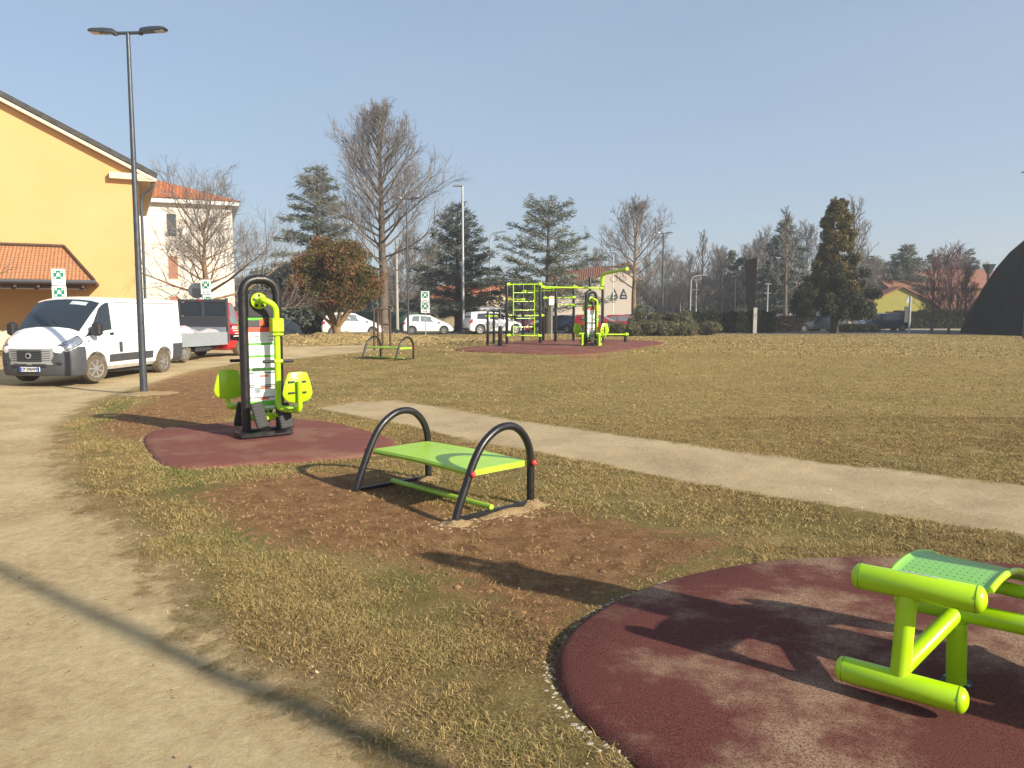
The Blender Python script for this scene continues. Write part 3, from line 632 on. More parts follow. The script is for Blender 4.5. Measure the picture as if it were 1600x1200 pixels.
        for zz in (.58, .72):
            for xx in (.19, .345): b = MB(); b.box((xx - .03, -.512, zz), (xx + .05, -.492, zz + .022), Rk); b.build('backrest_bracket', M['blackmat'], r)
        b = MB()
        for sx in (-1, 1): b.tube([(.135 + sx * .05, -.23, .985), (.135 + sx * .20, -.23, .985)], .021, 12, M=Rk)
        h = b.build('handle', M['blackmat'], arm); b = MB(); b.tube([(.08, -.23, .985), (.19, -.23, .985)], .026, 12, M=Rk); b.build('handle_clamp', M['lime'], arm)
        for (px_, py_, pz_, tl, yw) in ((-.13, -.24, .30, -16, 10), (.20, -.24, .27, -14, -8)):
            Mx = Rk @ Matrix.Translation((px_, py_, pz_)) @ Matrix.Rotation(R(yw), 4, 'Z') @ Matrix.Rotation(R(tl), 4, 'X') @ Matrix.Rotation(R(-8), 4, 'Y')
            b = MB(); b.box((-.085, -.02, -.17), (.085, .02, .17), Mx, bev=.015)
            for q in range(7): b.box((-.065, -.03, -.14 + q * .043), (.065, -.018, -.122 + q * .043), Mx)
            fp = b.build('foot_plate', M['blackmat'], r)
            b = MB(); b.tube([Mx @ Vector((0, .02, 0)), Rk @ Vector((px_ * .6, 0, .26))], .022, 8); b.build('foot_plate_arm', M['lime'], r)
    b = MB(); b.box((-.15, -.05, .20), (.15, .05, .29), bev=.01); b.tube([(-.21, 0, .25), (.21, 0, .25)], .03, 10); b.build('cross_beam', M['lime'], r)
    if extra:
        for (x, y) in ((-.36, .05), (.38, -.1), (.08, -.42)):
            b = MB(); b.tube([(x, y, .02), (x, y, .48)], .05, 12); b.box((x - .15, y - .04, .46), (x + .15, y + .04, .50)); b.tube([(x, y, .25), (0, 0, .25)], .035, 8); b.build('side_pedestal', M['lime'], r)
    return r
tr = make_trainer('black arched frame with lime seats and poster on the red pad beside the bench', 'leg trainers with lime seats')
tr.location = (-3.27, 10.02, .035); tr.rotation_euler[2] = R(37)
tr2 = make_trainer('distant trainer with white poster and lime seats on the far red pad', 'leg trainers with lime seats', True)
g = onground(923, 29.2); tr2.location = g + Vector((0, 0, .02)); tr2.rotation_euler[2] = R(30)
# ---------------------------------------------------------------- sit-up bench in the foreground
sb = empty('sit_up_bench', (1.93, 3.2, 0), 0, 'lime green sit-up bench with thick tubes and perforated board on the dark red pad', 'sit-up bench')
O = Vector((1.93, 3.2, 0)); Bd = Vector((.785, -.62, 0)).normalized(); Nd = Vector((.66, .75, 0)).normalized()
def PZ(px, py, z):
    r_ = ray(px, py); t_ = (z - CAMH) / r_[2]; return Vector((r_[0] * t_, r_[1] * t_, z))
def L_(v): return Vector(v) - O
u0 = Vector((1.465, 3.145, .545)); u1 = u0 + Bd * .43
cU = (u0 + u1) / 2; l0 = Vector((1.405, 3.135, .145)); l1 = l0 + Bd * .435; cL = (l0 + l1) / 2
b = MB(); b.tube([L_(u0), L_(u1)], .054, 28, dome=True); b.build('upper_roller', M['lime'], sb)
b = MB(); q = (u1 - u0); s0 = u0 + q * .45 + Vector((0, 0, .0))
b = MB(); 
for a in range(7):
    pass
V_ = []; up = Vector((0, 0, 1)); nn_ = Bd.cross(up)
for k in range(6):
    an = R(58 + k * 7); off = (Vector((0, 0, 1)) * math.sin(an) + Nd * math.cos(an) * 1) * .0552
    V_ += [L_(u0 + q * .34 + off), L_(u0 + q * .68 + off)]
b.add(V_, [(2 * i, 2 * i + 1, 2 * i + 3, 2 * i + 2) for i in range(5)]); b.build('sticker', M['posterpale'], sb)
b = MB(); b.tube([L_(l0), L_(l1)], .052, 28, dome=True); b.build('lower_roller', M['lime'], sb)
b = MB(); b.tube([L_(cU - Vector((0, 0, .02)) - Bd * .03), L_(cL + Vector((0, 0, .0)) + Bd * .0)], .038, 20); b.build('roller_post', M['lime'], sb)
for (e0, e1, rr_, nm) in ((u0, u1, .0553, 'end_cap_ring'), (l0, l1, .0533, 'end_cap_ring')):
    for e_ in (e0 + Bd * .004, e1 - Bd * .004): b = MB(); b.tube([L_(e_ - Bd * .0012), L_(e_ + Bd * .0012)], rr_, 28); b.build(nm, M['limeedge'], sb)
jn = Vector((1.895, 3.165, .385))
b = MB(); b.tube([L_(cL * .8 + cU * .2 + Vector((0, 0, -.01))), L_(jn)], .036, 18, dome=True); b.build('brace_tube', M['lime'], sb)
b = MB(); b.tube([L_(jn - Bd * .22), L_(jn + Bd * 1.15)], .042, 18, dome=True); b.build('main_beam', M['lime'], sb)
b = MB(); b.tube([(0, 0, .0), L_(jn)], .040, 20); post = b.build('support_post', M['lime'], sb)
b = MB(); b.tube([L_(jn - Vector((0, 0, .07))), L_(jn - Vector((0, 0, .045)))], .043, 20); b.build('weld_collar', M['lime'], post)
for k in range(4):
    a = k * math.pi / 2 + .5; b = MB(); b.lathe([(0, 0), (.007, 0), (.007, .006), (0, .007)], 6, Matrix.Translation((.052 * math.cos(a), .052 * math.sin(a), .055))); b.build('bolt', M['galv'], post)
b = MB(); b.lathe([(.0, .0), (.062, 0), (.062, .006), (0, .006)], 20, Matrix.Translation((0, 0, .049))); b.build('post_socket', M['ink'], post)
t = NT('perforated_shaded_lime_board'); sep = t.t.nodes.new('ShaderNodeSeparateXYZ'); t.link(t.tc, sep.inputs[0])
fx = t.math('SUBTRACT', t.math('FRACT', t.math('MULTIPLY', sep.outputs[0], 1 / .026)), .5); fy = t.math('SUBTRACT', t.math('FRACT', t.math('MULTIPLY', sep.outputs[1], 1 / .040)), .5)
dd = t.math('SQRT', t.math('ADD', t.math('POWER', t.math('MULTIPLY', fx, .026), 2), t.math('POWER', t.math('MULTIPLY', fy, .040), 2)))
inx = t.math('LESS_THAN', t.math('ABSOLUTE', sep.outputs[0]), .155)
M['perf'] = t.out(t.mix(t.math('MULTIPLY', t.math('LESS_THAN', dd, .0042), inx), (.20, .47, .09), (.02, .05, .01)), .35, spec=.6)  # plastic sheet green, deepened to stand for its tilt away from the sun
pb = MB(); rz_ = math.atan2(Bd.y, Bd.x) - R(7); NX, NY = 20, 30; V_ = []
def prof_z(s_): u = s_ / .74; return .572 + .150 * u - .265 * u * u
for j in range(NY + 1):
    s_ = .02 + .72 * j / NY
    for i in range(NX + 1):
        xx = -.175 + .35 * i / NX; lip = .012 * (abs(xx) > .158)
        V_.append((xx, s_, prof_z(s_) + lip * min(1, (abs(xx) - .158) / .008)))
nv = len(V_); V_ += [(x, y, z - .012) for x, y, z in V_]
F_ = [(j * (NX + 1) + i, j * (NX + 1) + i + 1, (j + 1) * (NX + 1) + i + 1, (j + 1) * (NX + 1) + i) for j in range(NY) for i in range(NX)]
F_ += [tuple(k + nv for k in f[::-1]) for f in F_]
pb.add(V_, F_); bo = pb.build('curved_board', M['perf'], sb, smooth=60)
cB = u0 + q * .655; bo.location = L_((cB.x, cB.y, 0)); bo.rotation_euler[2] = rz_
for sx in (-.177, .177):
    b = MB(); b.tube([(sx, .0 + .74 * j / 24, prof_z(.74 * j / 24) - .004) for j in range(2, 25)], .015, 10, dome=True); o = b.build('board_edge', M['lime'], sb); o.location = bo.location; o.rotation_euler[2] = rz_
b = MB(); b.tube([(-.177, .74, prof_z(.74)), (.177, .74, prof_z(.74))], .022, 12); o = b.build('board_end', M['lime'], sb); o.location = bo.location; o.rotation_euler[2] = rz_
b = MB(); b.tube([(-.1, .50, .46), (1.2, .50, .46)], .03, 12); o = b.build('board_support', M['lime'], sb); o.location = bo.location; o.rotation_euler[2] = rz_
# the tower this bench is bolted to stands just right of the photo and throws its shadow across the pad
src = [k for k in scene.objects if k.parent == tr]
Mt = Matrix.Translation(Vector((2.93, 2.62, .05)) - O) @ Matrix.Rotation(R(-14), 4, 'Z')
for k in src:
    if k.name.split('.')[0] in ('base_plate', 'frame', 'upper_panel', 'information_panel', 'hub', 'swing_arm', 'seat', 'backrest', 'handle', 'foot_plate', 'cross_beam'):
        c = k.copy(); scene.collection.objects.link(c); c.parent = sb; c.matrix_parent_inverse = Matrix(); c.matrix_basis = Mt
# ---------------------------------------------------------------- lamps
def make_lamp(px, Yd, ytop, label, name='street_lamp', base=None, yaw=0, rb=.075, group='double headed park lamps'):
    g = base or onground(px, Yd); 
    # height from the photograph
    h = 8.0
    for _ in range(6):
        v = Vector((g.x, g.y, g.z + h - CAMH)); f = v.y * cP - v.z * sP; u = v.y * sP + v.z * cP; py = 600 - FPX * u / f; h += (py - ytop) * f / FPX
    r = empty(name, g, yaw, label, 'street lamp', group)
    b = MB(); b.tube([(0, 0, -.1), (0, 0, h * .45), (0, 0, h - .02)], [rb, rb * .78, rb * .5], 16); b.build('pole', M['pole'], r)
    b = MB(); b.tube([(-.30, 0, h - .02), (.30, 0, h - .02)], .032, 10); b.build('cross_arm', M['pole'], r)
    for s_ in (-1, 1):
        Mx = Matrix.Translation((s_ * .25, 0, h + .005)) @ Matrix.Diagonal((.9, .8, 1, 1)) @ Matrix.Rotation(0 if s_ > 0 else math.pi, 4, 'Z') @ Matrix.Rotation(R(-2), 4, 'Y')
        b = MB(); V = []
        for (x, w, z0, z1) in ((0, .05, -.05, .03), (.05, .075, -.04, .055), (.25, .115, -.03, .06), (.50, .13, -.02, .05), (.60, .11, -.01, .035), (.625, .05, 0, .02)):
            V += [(x, -w, z0 + .01), (x, -w * .8, z1), (x, w * .8, z1), (x, w, z0 + .01), (x, w * .8, z0), (x, -w * .8, z0)]
        n = 6; F = [(i * n + j, i * n + (j + 1) % n, (i + 1) * n + (j + 1) % n, (i + 1) * n + j) for i in range(5) for j in range(n)] + [tuple(range(5, -1, -1)), tuple(range(30, 36))]
        b.add([Mx @ Vector(v) for v in V], [f[::-1] for f in F]); hd = b.build('lamp_head', M['pole'], r)
        b = MB(); b.box((.36, -.09, -.034), (.56, .09, -.018), Mx); b.build('lamp_glass', M['cream'] if s_ < 0 else M['galv'], hd)
        b = MB(); b.box((-.03, -.04, -.07), (.06, .04, -.01), Mx, bev=.01); b.build('bracket', M['pole'], hd)
    return r, h
lampbase = G(225, 615)
l1, lh = make_lamp(225, 0, 50, 'tall grey double headed lamp closest to the camera, standing left of the lime trainer', base=lampbase, yaw=R(-4))
heap_at(lampbase.x + .1, lampbase.y - .05, .5, .05, M['sand'], rx=1.5)
make_lamp(638, 42, 310, 'dark double headed lamp just behind the distant lime bench', yaw=R(6), rb=.07)
make_lamp(1034, 64, 364, 'double headed lamp above the olive bushes right of the white gabled house', yaw=R(5), rb=.1)
make_lamp(1600, 49, 270, 'lamp at the right edge of the photo in front of the black dome', yaw=R(3), rb=.1)
# the lamp whose long shadow crosses the path stands behind the camera
A_, B_ = G(0, 862), G(560, 1187); dS = (A_ - B_).normalized(); dS = Vector((-sd.x, -sd.y, 0)).normalized(); g0 = (A_ + B_) / 2 - dS * 8.5
l5 = copy_tree(l1); l5.location = (g0.x, g0.y, 0); tag(l5, 'park lamp behind the camera whose shadow crosses the path', 'street lamp'); print('shadow dir', math.degrees(math.atan2(dS.y, dS.x)))
def pole(name, px, Yd, ytop, r0, m, label, cat='pole', head=None, yaw=0, ybase=None, group=None):
    g = onground(px, Yd); top = PT(px, ytop, Yd); h = top.z - g.z
    r = empty(name, g, yaw, label, cat, group); b = MB()
    if head == 'curve':
        b.tube(bez([(0, 0, 0), (0, 0, h * .7), (.05, 0, h), (1.4, 0, h + .15)], 8), [r0] * 2 + [r0 * .6] * 18 if False else r0 * .8, 10); b.build('post', m, r)
        b = MB(); b.box((1.1, -.13, h + .08), (1.75, .13, h + .2), bev=.04); b.build('lamp_head', m, r)
    else:
        b.tube([(0, 0, -.1), (0, 0, h)], [r0, r0 * .6], 10); b.build('post', m, r)
        if head == 'left': b = MB(); b.box((-.75, -.15, h - .02), (.05, .15, h + .12), bev=.04); b.build('lamp_head', m, r)
        if head == 'twin': b = MB(); b.box((-.45, -.1, h - .1), (.0, .1, h + .1), bev=.05); b.box((.05, -.1, h - .0), (.35, .1, h + .2), bev=.05); b.build('lamp_head', M['ink'], r)
        if head == 'bar': b = MB(); b.box((-.3, -.1, h - .1), (.3, .1, h), bev=.03); b.build('lamp_head', m, r); b = MB(); b.box((-.35, -.03, h * .78), (.35, .03, h * .78 + .05)); b.build('cross_arm', m, r)
    return r
pole('street_lamp', 724, 62, 291, .13, M['galv'], 'slim pale lamp post with one small head beside the white off-road car', 'street lamp', 'left')
pole('street_lamp', 766, 82, 364, .10, M['galv'], 'curved arm lamp post seen between the two cedars', 'street lamp', 'curve')
pole('light_pole', 930.5 + 27, 70, 393, .05, M['trimwhite'], 'thin white pole in front of the white gabled house', 'pole', 'bar')
pole('concrete_pole', 621, 60, 375, .14, M['concrete'], 'pale concrete pole behind the dark lamp and left of the assembly sign', 'pole')
pole('light_pole', 1147, 74, 432, .08, M['poleblack'], 'dark pole with two black floodlights left of the rusty steel column', 'pole', 'twin')
pole('light_pole', 1198, 78, 443, .08, M['galv'], 'pale thin pole right of the rusty steel column', 'pole', 'bar')
pole('light_pole', 1078, 84, 432, .08, M['galv'], 'pale pole leftmost behind the dark hedge', 'pole', 'curve')
pole('light_pole', 1087, 80, 436, .08, M['galv'], 'grey pole second from the left behind the dark hedge', 'pole', 'bar')
# ---------------------------------------------------------------- calisthenics frame on the far pad
ca = empty('calisthenics_frame', onground(850, 33), 0, 'black and lime outdoor climbing frame with ladder and overhead bars on the far red pad', 'climbing frame'); CO = ca.location.copy()
ND = {}
for k, (px, pyb, pyt) in dict(A=(792, 538.5, 441), B=(817, 536, 443), C=(844, 537.5, 446), D=(849, 534, 448), E=(868, 536, 443.5), F=(896, 533, 443), H=(921, 534, 434), I=(941, 536.5, 446), J=(977, 535, 520)).items():
    Yd = {'A': 31.2, 'B': 33.6, 'C': 31.6, 'D': 34.6, 'E': 33.0, 'F': 35.0, 'H': 34.0, 'I': 32.2, 'J': 33}[k]
    g = onground(px, Yd); top = PT(px, pyt, Yd); ND[k] = (px, Yd, g)
    b = MB(); b.tube([g - CO - Vector((0, 0, .05)), Vector((g.x, g.y, top.z)) - CO], .062, 14, dome=True); b.build('post', M['black'], ca)
def cbar(k1, px1, py1, k2, px2, py2, r_=.022, name='lime_bar', clamp=True, m=None):
    a = PT(px1, py1, ND[k1][1]) - CO; c = PT(px2, py2, ND[k2][1]) - CO; b = MB(); b.tube([a, c], r_, 10)
    o = b.build(name, m or M['lime'], ca)
    if clamp:
        d = (c - a).normalized()
        b = MB(); b.tube([a - d * .02, a + d * .13], .07, 12); b.build('clamp', M['lime'], o); b = MB(); b.tube([c - d * .13, c + d * .02], .07, 12); b.build('clamp', M['lime'], o)
    return o
cbar('A', 792, 444.5, 'C', 846, 444); cbar('A', 792, 524, 'C', 845, 524.5)
for px in (802, 835):
    cbar('A', px, 444.5, 'A' if px < 820 else 'C', px, 524, .022, 'ladder_rail', False)
for py in (457.5, 471, 484.5, 497.5, 511): cbar('A', 802, py, 'C', 835, py, .015, 'ladder_rung', False)
cbar('A', 792, 467.5, 'B', 818, 468); cbar('B', 817, 455.5, 'E', 869, 454); cbar('D', 849, 493, 'B', 795, 494)
cbar('C', 843, 450.5, 'H', 900, 449, .035, 'monkey_bar_rail'); cbar('C', 846, 448.5, 'I', 942, 450.5, .035, 'monkey_bar_rail'); cbar('F', 896, 447.5, 'I', 941, 450)
cbar('D', 849, 465.5, 'F', 898, 464.5); cbar('E', 868, 476, 'F', 896, 476.5); cbar('F', 895.5, 476, 'F', 895.5, 502, .03, 'hanging_bar', False)
cbar('F', 897, 478, 'H', 912, 478.5, .018, clamp=False); cbar('H', 921, 475, 'I', 941, 475); cbar('I', 941, 522.5, 'J', 980, 522.5, .03)
a = PT(940.7, 447, ND['I'][1]) - CO; c1 = PT(941.5, 428, ND['I'][1]) - CO; c2 = PT(958, 424, ND['I'][1] - 1) - CO; e = PT(980, 420, ND['I'][1] - 2.2) - CO
b = MB(); b.tube(bez([a, c1, e], 10), [.085] * 6 + [.07] * 7, 12); b.build('curved_pole_arm', M['lime'], ca)
# small parallel bars, hand bike, tall dark frame
pbz = empty('parallel_bars', onground(766, 31.5), 0, 'short black posts with lime collars at the left end of the far red pad', 'parallel bars'); PO = pbz.location.copy()
for px, Yd in ((762, 31.2), (771.5, 32.2)):
    g = onground(px, Yd); b = MB(); b.tube([g - PO, PT(px, 488, Yd) - PO], .055, 12, dome=True); b.build('post', M['black'], pbz)
    b = MB(); d0 = PT(px - 3, 494, Yd) - PO; d1 = PT(px + 6, 494, Yd) - PO; b.tube([d0, d1], .045, 10); b.build('collar', M['lime'], pbz)
b = MB(); b.tube([PT(760, 491, 31.2) - PO, PT(781, 491, 31.6) - PO], .03, 10); b.build('hand_rail', M['black'], pbz)
hb = empty('arm_trainer', onground(781.5, 29.6), 0, 'single black post machine with side handles and base plate in front of the ladder', 'fitness machine')
b = MB(); b.tube([(0, 0, 0), (0, 0, .95), (0, 0, 1.42)], [.085, .075, .055], 14, dome=True); b.build('column', M['black'], hb); b = MB(); b.box((-.2, -.15, 0), (.28, .15, .05), bev=.01); b.build('base_plate', M['black'], hb)
b = MB(); b.box((-.07, -.09, .80), (.07, -.075, 1.08)); b.build('label_plate', M['posterpale'], hb)
b = MB(); b.tube([(-.05, 0, 1.18), (.62, -.1, 1.16)], .03, 10); b.box((.5, -.2, 1.08), (.62, .0, 1.2), bev=.02); b.build('handle_bar', M['black'], hb)
wf = empty('wall_bar_frame', onground(597, 29.5), 0, 'tall slim black bar frame rising directly behind the distant lime bench', 'bar frame'); WO = wf.location.copy()
for px, Yd in ((585, 29), (591, 30.6), (598, 29.4), (610, 29.6)):
    g = onground(px, Yd); b = MB(); b.tube([g - WO, PT(px - (.5 if px > 600 else 1), 482, Yd) - WO], .04, 10); b.build('post', M['wood'], wf)
for (a_, b_) in ((584, 610), (590, 598)):
    b = MB(); b.tube([PT(a_, 482.5, 29) - WO, PT(b_, 482.5, 29.6) - WO], .03, 8); b.tube([PT(597, 507, 29.4) - WO, PT(610, 507, 29.6) - WO], .03, 8); b.build('cross_bar', M['wood'], wf)
# ---------------------------------------------------------------- assembly point signs
def sign_face(parent, Mx, w, h, txt):
    b = MB(); b.box((-w / 2, -.012, -h / 2), (w / 2, .012, h / 2), Mx, bev=.004); f = b.build('sign_board', M['trimwhite'], parent)
    s_ = w * .36; zc = h * .14
    b = MB(); b.box((-s_, -.016, zc - s_), (s_, -.011, zc + s_), Mx); g_ = b.build('green_square', M['signgreen'], f)
    b = MB()
    for sx in (-1, 1):
        for sz in (-1, 1):
            c = Vector((sx * s_ * .68, 0, zc + sz * s_ * .68)); k = s_ * .26
            P = [(c.x + sx * k, c.z + sz * k), (c.x + sx * k, c.z - sz * k), (c.x - sx * k * 1.3, c.z - sz * k * 1.3), (c.x - sx * k, c.z + sz * k)]
            P = [(c.x - sx * k, c.z - sz * k), (c.x + sx * k, c.z - sz * k * .6), (c.x + sx * k * 0.4, c.z + sz * .3 * k), (c.x + sx * k, c.z + sz * k), (c.x + sx * .3 * k, c.z + sz * k * .5), (c.x - sx * k * .6, c.z + sz * k)]
            b.add([Mx @ Vector((x, -.019, z)) for x, z in P], [tuple(range(6))])
    for (x, z, q) in ((0, .12, .2), (-.24, -.05, .15), (.24, -.05, .15)):
        b.ball((0, 0, 0), 1, 8, Mx @ Matrix.Translation((x * s_, -.018, zc + z * s_ + q * s_ * 1.2)) @ Matrix.Diagonal((q * s_, .002, q * s_, 1)))
        b.add([Mx @ Vector((x * s_ + a_ * s_, -.019, zc + z * s_ + c_ * s_)) for a_, c_ in ((-q, q * .5), (-q, -q * 2.2), (q, -q * 2.2), (q, q * .5))], [(0, 1, 2, 3)])
    b.build('meeting_point_symbol', M['trimwhite'], f)
    text(txt, h * .17, Mx @ Matrix.Translation((0, -.015, -h * .36)) @ Matrix.Rotation(R(90), 4, 'X'), M['ink'], f, bold=.003)
def assembly_sign(px, Yd, ytop, w, h, label, t1, t2, yaw=0, gap=0, disc=False):
    g = onground(px, Yd); r = empty('assembly_point_sign', g, yaw, label, 'sign', 'stacked green and white assembly point signs'); top = PT(px, ytop, Yd).z - g.z
    b = MB(); b.tube([(0, .03, 0), (0, .03, top)], .025, 10); b.build('post', M['galv'], r)
    sign_face(r, Matrix.Translation((0, 0, top - h / 2)), w, h, t1); sign_face(r, Matrix.Translation((gap, 0, top - h * 1.5 - .03)), w * 1.05, h, t2)
    return r
assembly_sign(98, 29, 420, .45, .62, 'green and white assembly sign beside the porch, rising above the white van', '10', '8 4', R(25))
assembly_sign(325, 36, 437, .45, .68, 'green and white assembly sign above the red truck in front of the bare tree', 'A I D', '2', R(5), .08)
assembly_sign(665, 41, 455, .44, .56, 'green and white assembly sign on a thin post before the small white hatchback', '3 4 5', '6 7 8', R(-5))
g = onground(310, 36.5); r = empty('round_sign', g, R(20), 'grey back of a round sign left of the assembly sign above the truck', 'sign'); b = MB(); h = PT(313, 454, 36.5).z - g.z
b.tube([(.1, 0, 0), (.1, 0, h + .3)], .03, 8); b.build('post', M['galv'], r); b = MB(); b.lathe([(0, 0), (.36, 0), (.36, .02), (0, .02)], 24, Matrix.Translation((0, -.02, h)) @ Matrix.Rotation(R(90), 4, 'X')); b.box((.12, -.08, h - .33), (.42, .0, h + .33)); b.build('disc', M['cargrey'], r)
g = onground(862, 44); r = empty('small_sign', g, 0, 'white square sign on a grey post seen through the climbing frame', 'sign'); h = PT(862, 463, 44).z - g.z
b = MB(); b.tube([(0, .03, 0), (0, .03, h)], .03, 8); b.build('post', M['galv'], r); b = MB(); b.box((-.16, -.01, h - .5), (.16, .02, h)); b.build('sign_board', M['trimwhite'], r)
# ---------------------------------------------------------------- trees
def quads(name, C, U, W, m, parent, rnd):
    """leaf cards: centres C, half axes U and W"""
    V = np.stack([C - U - W, C + U - W * .6, C + U * 1.1 + W * .6, C - U * .7 + W], 1).reshape(-1, 3); n = len(C)
    F = np.arange(n * 4).reshape(n, 4)
    return np_mesh(name, V, F, m, parent, attrs=dict(rnd=np.repeat(rnd, 4)))
def rdir(n):
    v = rng.normal(size=(n, 3)); return v / np.linalg.norm(v, axis=1)[:, None]
def leaf_cloud(name, blobs, n, size, m, parent, asp=.5, shell=.55, flat=0):
    """leaf sized faces spread through a set of ellipsoids (c, r)"""
    vol = np.array([r[0] * r[1] + r[1] * r[2] for c, r in blobs]); pick = rng.choice(len(blobs), n, p=vol / vol.sum())
    Cc = np.array([c for c, r in blobs])[pick]; Rr = np.array([r for c, r in blobs])[pick]
    d = rdir(n); rad = np.where(rng.uniform(size=n) < .75, rng.uniform(shell, 1.05, n), rng.uniform(.1, 1, n)); C = Cc + d * Rr * rad[:, None]
    U = rdir(n); U[:, 2] *= (1 - flat); W = np.cross(U, rdir(n)); W /= np.linalg.norm(W, axis=1)[:, None] + 1e-9
    s_ = size * rng.uniform(.5, 1.3, n)[:, None]
    rnd = np.clip(rng.uniform(0, 1, n) * .8 + .1 * np.sin(pick * 2.3), 0, 1)
    return quads(name, C, U * s_, W * s_ * asp, m, parent, rnd)
def twig3(b, P, r0, r1):
    """three sided tapering stick through the points"""
    n0 = len(b.v); m = len(P); d = (P[-1] - P[0]); 
    if d.length < 1e-5: return
    a, c = frame_from(d)
    for i, p in enumerate(P):
        r_ = r0 + (r1 - r0) * i / (m - 1)
        for k in range(3):
            t_ = 2.0944 * k; q = p + (a * math.cos(t_) + c * math.sin(t_)) * r_; b.v.append((q.x, q.y, q.z))
    for i in range(m - 1):
        for k in range(3): b.f.append((n0 + i * 3 + k, n0 + i * 3 + (k + 1) % 3, n0 + i * 3 + 3 + (k + 1) % 3, n0 + i * 3 + 3 + k))
def bare_tree(name, loc, h, label, cat='bare tree', group=None, rt=.2, cb=.3, env=None, el=(20, 70), n1=26, n2=9, n3=7, rtw=.012, seed=1, barkm='bark', twm='twig', curl=.5, sub=.42, top=.97, loc_dz=0, low=0, zig=.1, subang=45, n4=0):
    rd = random.Random(seed); env = env or (lambda f: math.sin(math.pi * min(1, (f * .85 + .15))) ** .7 * .35 * h)
    root = empty(name, loc, rd.uniform(0, 6.28) * 0, label, cat, group)
    tb, cbm = MB(), MB(); tp = []; wx = wy = 0
    for i in range(11):
        f = i / 10; tp.append(Vector((wx, wy, h * top * f - .1))); wx += rd.uniform(-1, 1) * h * .006; wy += rd.uniform(-1, 1) * h * .006
    tb.tube(tp, [rt * (1.25 if i == 0 else 1) * (1 - i / 10) ** .85 + rtw for i in range(11)], 10)
    def trunk(f): 
        q = f * 10; i = min(9, int(q)); return tp[i].lerp(tp[i + 1], q - i)
    for i in range(n1):
        f = cb + (top - cb) * ((i + .5) / n1) ** .9; az = i * 2.39996 + rd.uniform(-.4, .4); L = env((f - cb) / (1 - cb)) * rd.uniform(.75, 1.12)
        e0 = R(el[0] + (el[1] - el[0]) * (f - cb) / (1 - cb) + rd.uniform(-8, 8))
        p = trunk(f); d = Vector((math.cos(az) * math.cos(e0), math.sin(az) * math.cos(e0), math.sin(e0))); P = [p.copy()]; K = 7
        for k in range(K):
            d = (d + Vector((rd.uniform(-1, 1) * zig, rd.uniform(-1, 1) * zig, curl * .16 + rd.uniform(-1, 1) * zig))).normalized(); p = p + d * (L / K); P.append(p.copy())
        r0 = min(rt * .42 * (1 - f * .6), rt * .10 + L * .009)
        tb.tube(P, [r0 * (1 - k / K) ** 1.0 * .85 + rtw for k in range(K + 1)], 6, cap=False)
        for j in range(n2):
            s_ = .22 + .78 * (j + rd.random()) / n2; q = min(s_ * K, K - .01); a_ = int(q); p0 = P[a_].lerp(P[a_ + 1], q - a_); bd = (P[a_ + 1] - P[a_]).normalized()
            ax = Vector((rd.gauss(0, 1), rd.gauss(0, 1), rd.gauss(0, 1))).normalized(); d2 = (bd * math.cos(R(subang)) + bd.cross(ax).normalized() * math.sin(R(subang)) + Vector((0, 0, curl * .5))).normalized()
            L2 = L * sub * (1.15 - s_ * .55) * rd.uniform(.6, 1.2); Q = [p0]; p = p0
            for k in range(4):
                d2 = (d2 + Vector((rd.uniform(-1, 1) * zig, rd.uniform(-1, 1) * zig, curl * .16 + rd.uniform(-1, 1) * zig))).normalized(); p = p + d2 * (L2 / 4); Q.append(p)
            twig3(cbm, Q, max(rtw * 1.9, r0 * .32), rtw)
            for k in range(n3):
                u = .2 + .8 * rd.random(); w = min(u * 4, 3.99); a2 = int(w); p1 = Q[a2].lerp(Q[a2 + 1], w - a2); bd2 = (Q[a2 + 1] - Q[a2]).normalized()
                ax = Vector((rd.gauss(0, 1), rd.gauss(0, 1), rd.gauss(0, 1))).normalized(); d3 = (bd2 * .75 + bd2.cross(ax).normalized() * .7 + Vector((0, 0, curl * .5))).normalized(); L3 = L2 * .45 * rd.uniform(.5, 1.3)
                e_ = p1 + d3 * L3; mid = p1.lerp(e_, .5) + Vector((rd.uniform(-1, 1), rd.uniform(-1, 1), 0)) * L3 * .08
                twig3(cbm, [p1, mid, e_ + Vector((0, 0, L3 * .1 * curl))], rtw, rtw * .55)
                for _q in range(n4):
                    p4 = p1.lerp(e_, rd.uniform(.25, 1)); d4 = (d3 + Vector((rd.gauss(0, .6), rd.gauss(0, .6), rd.gauss(.15, .5)))).normalized(); twig3(cbm, [p4, p4 + d4 * L3 * rd.uniform(.3, .75)], rtw * .6, rtw * .35)
    tb.build('trunk', M[barkm], root); cbm.build('crown', M[twm], root, smooth=0)
    return root
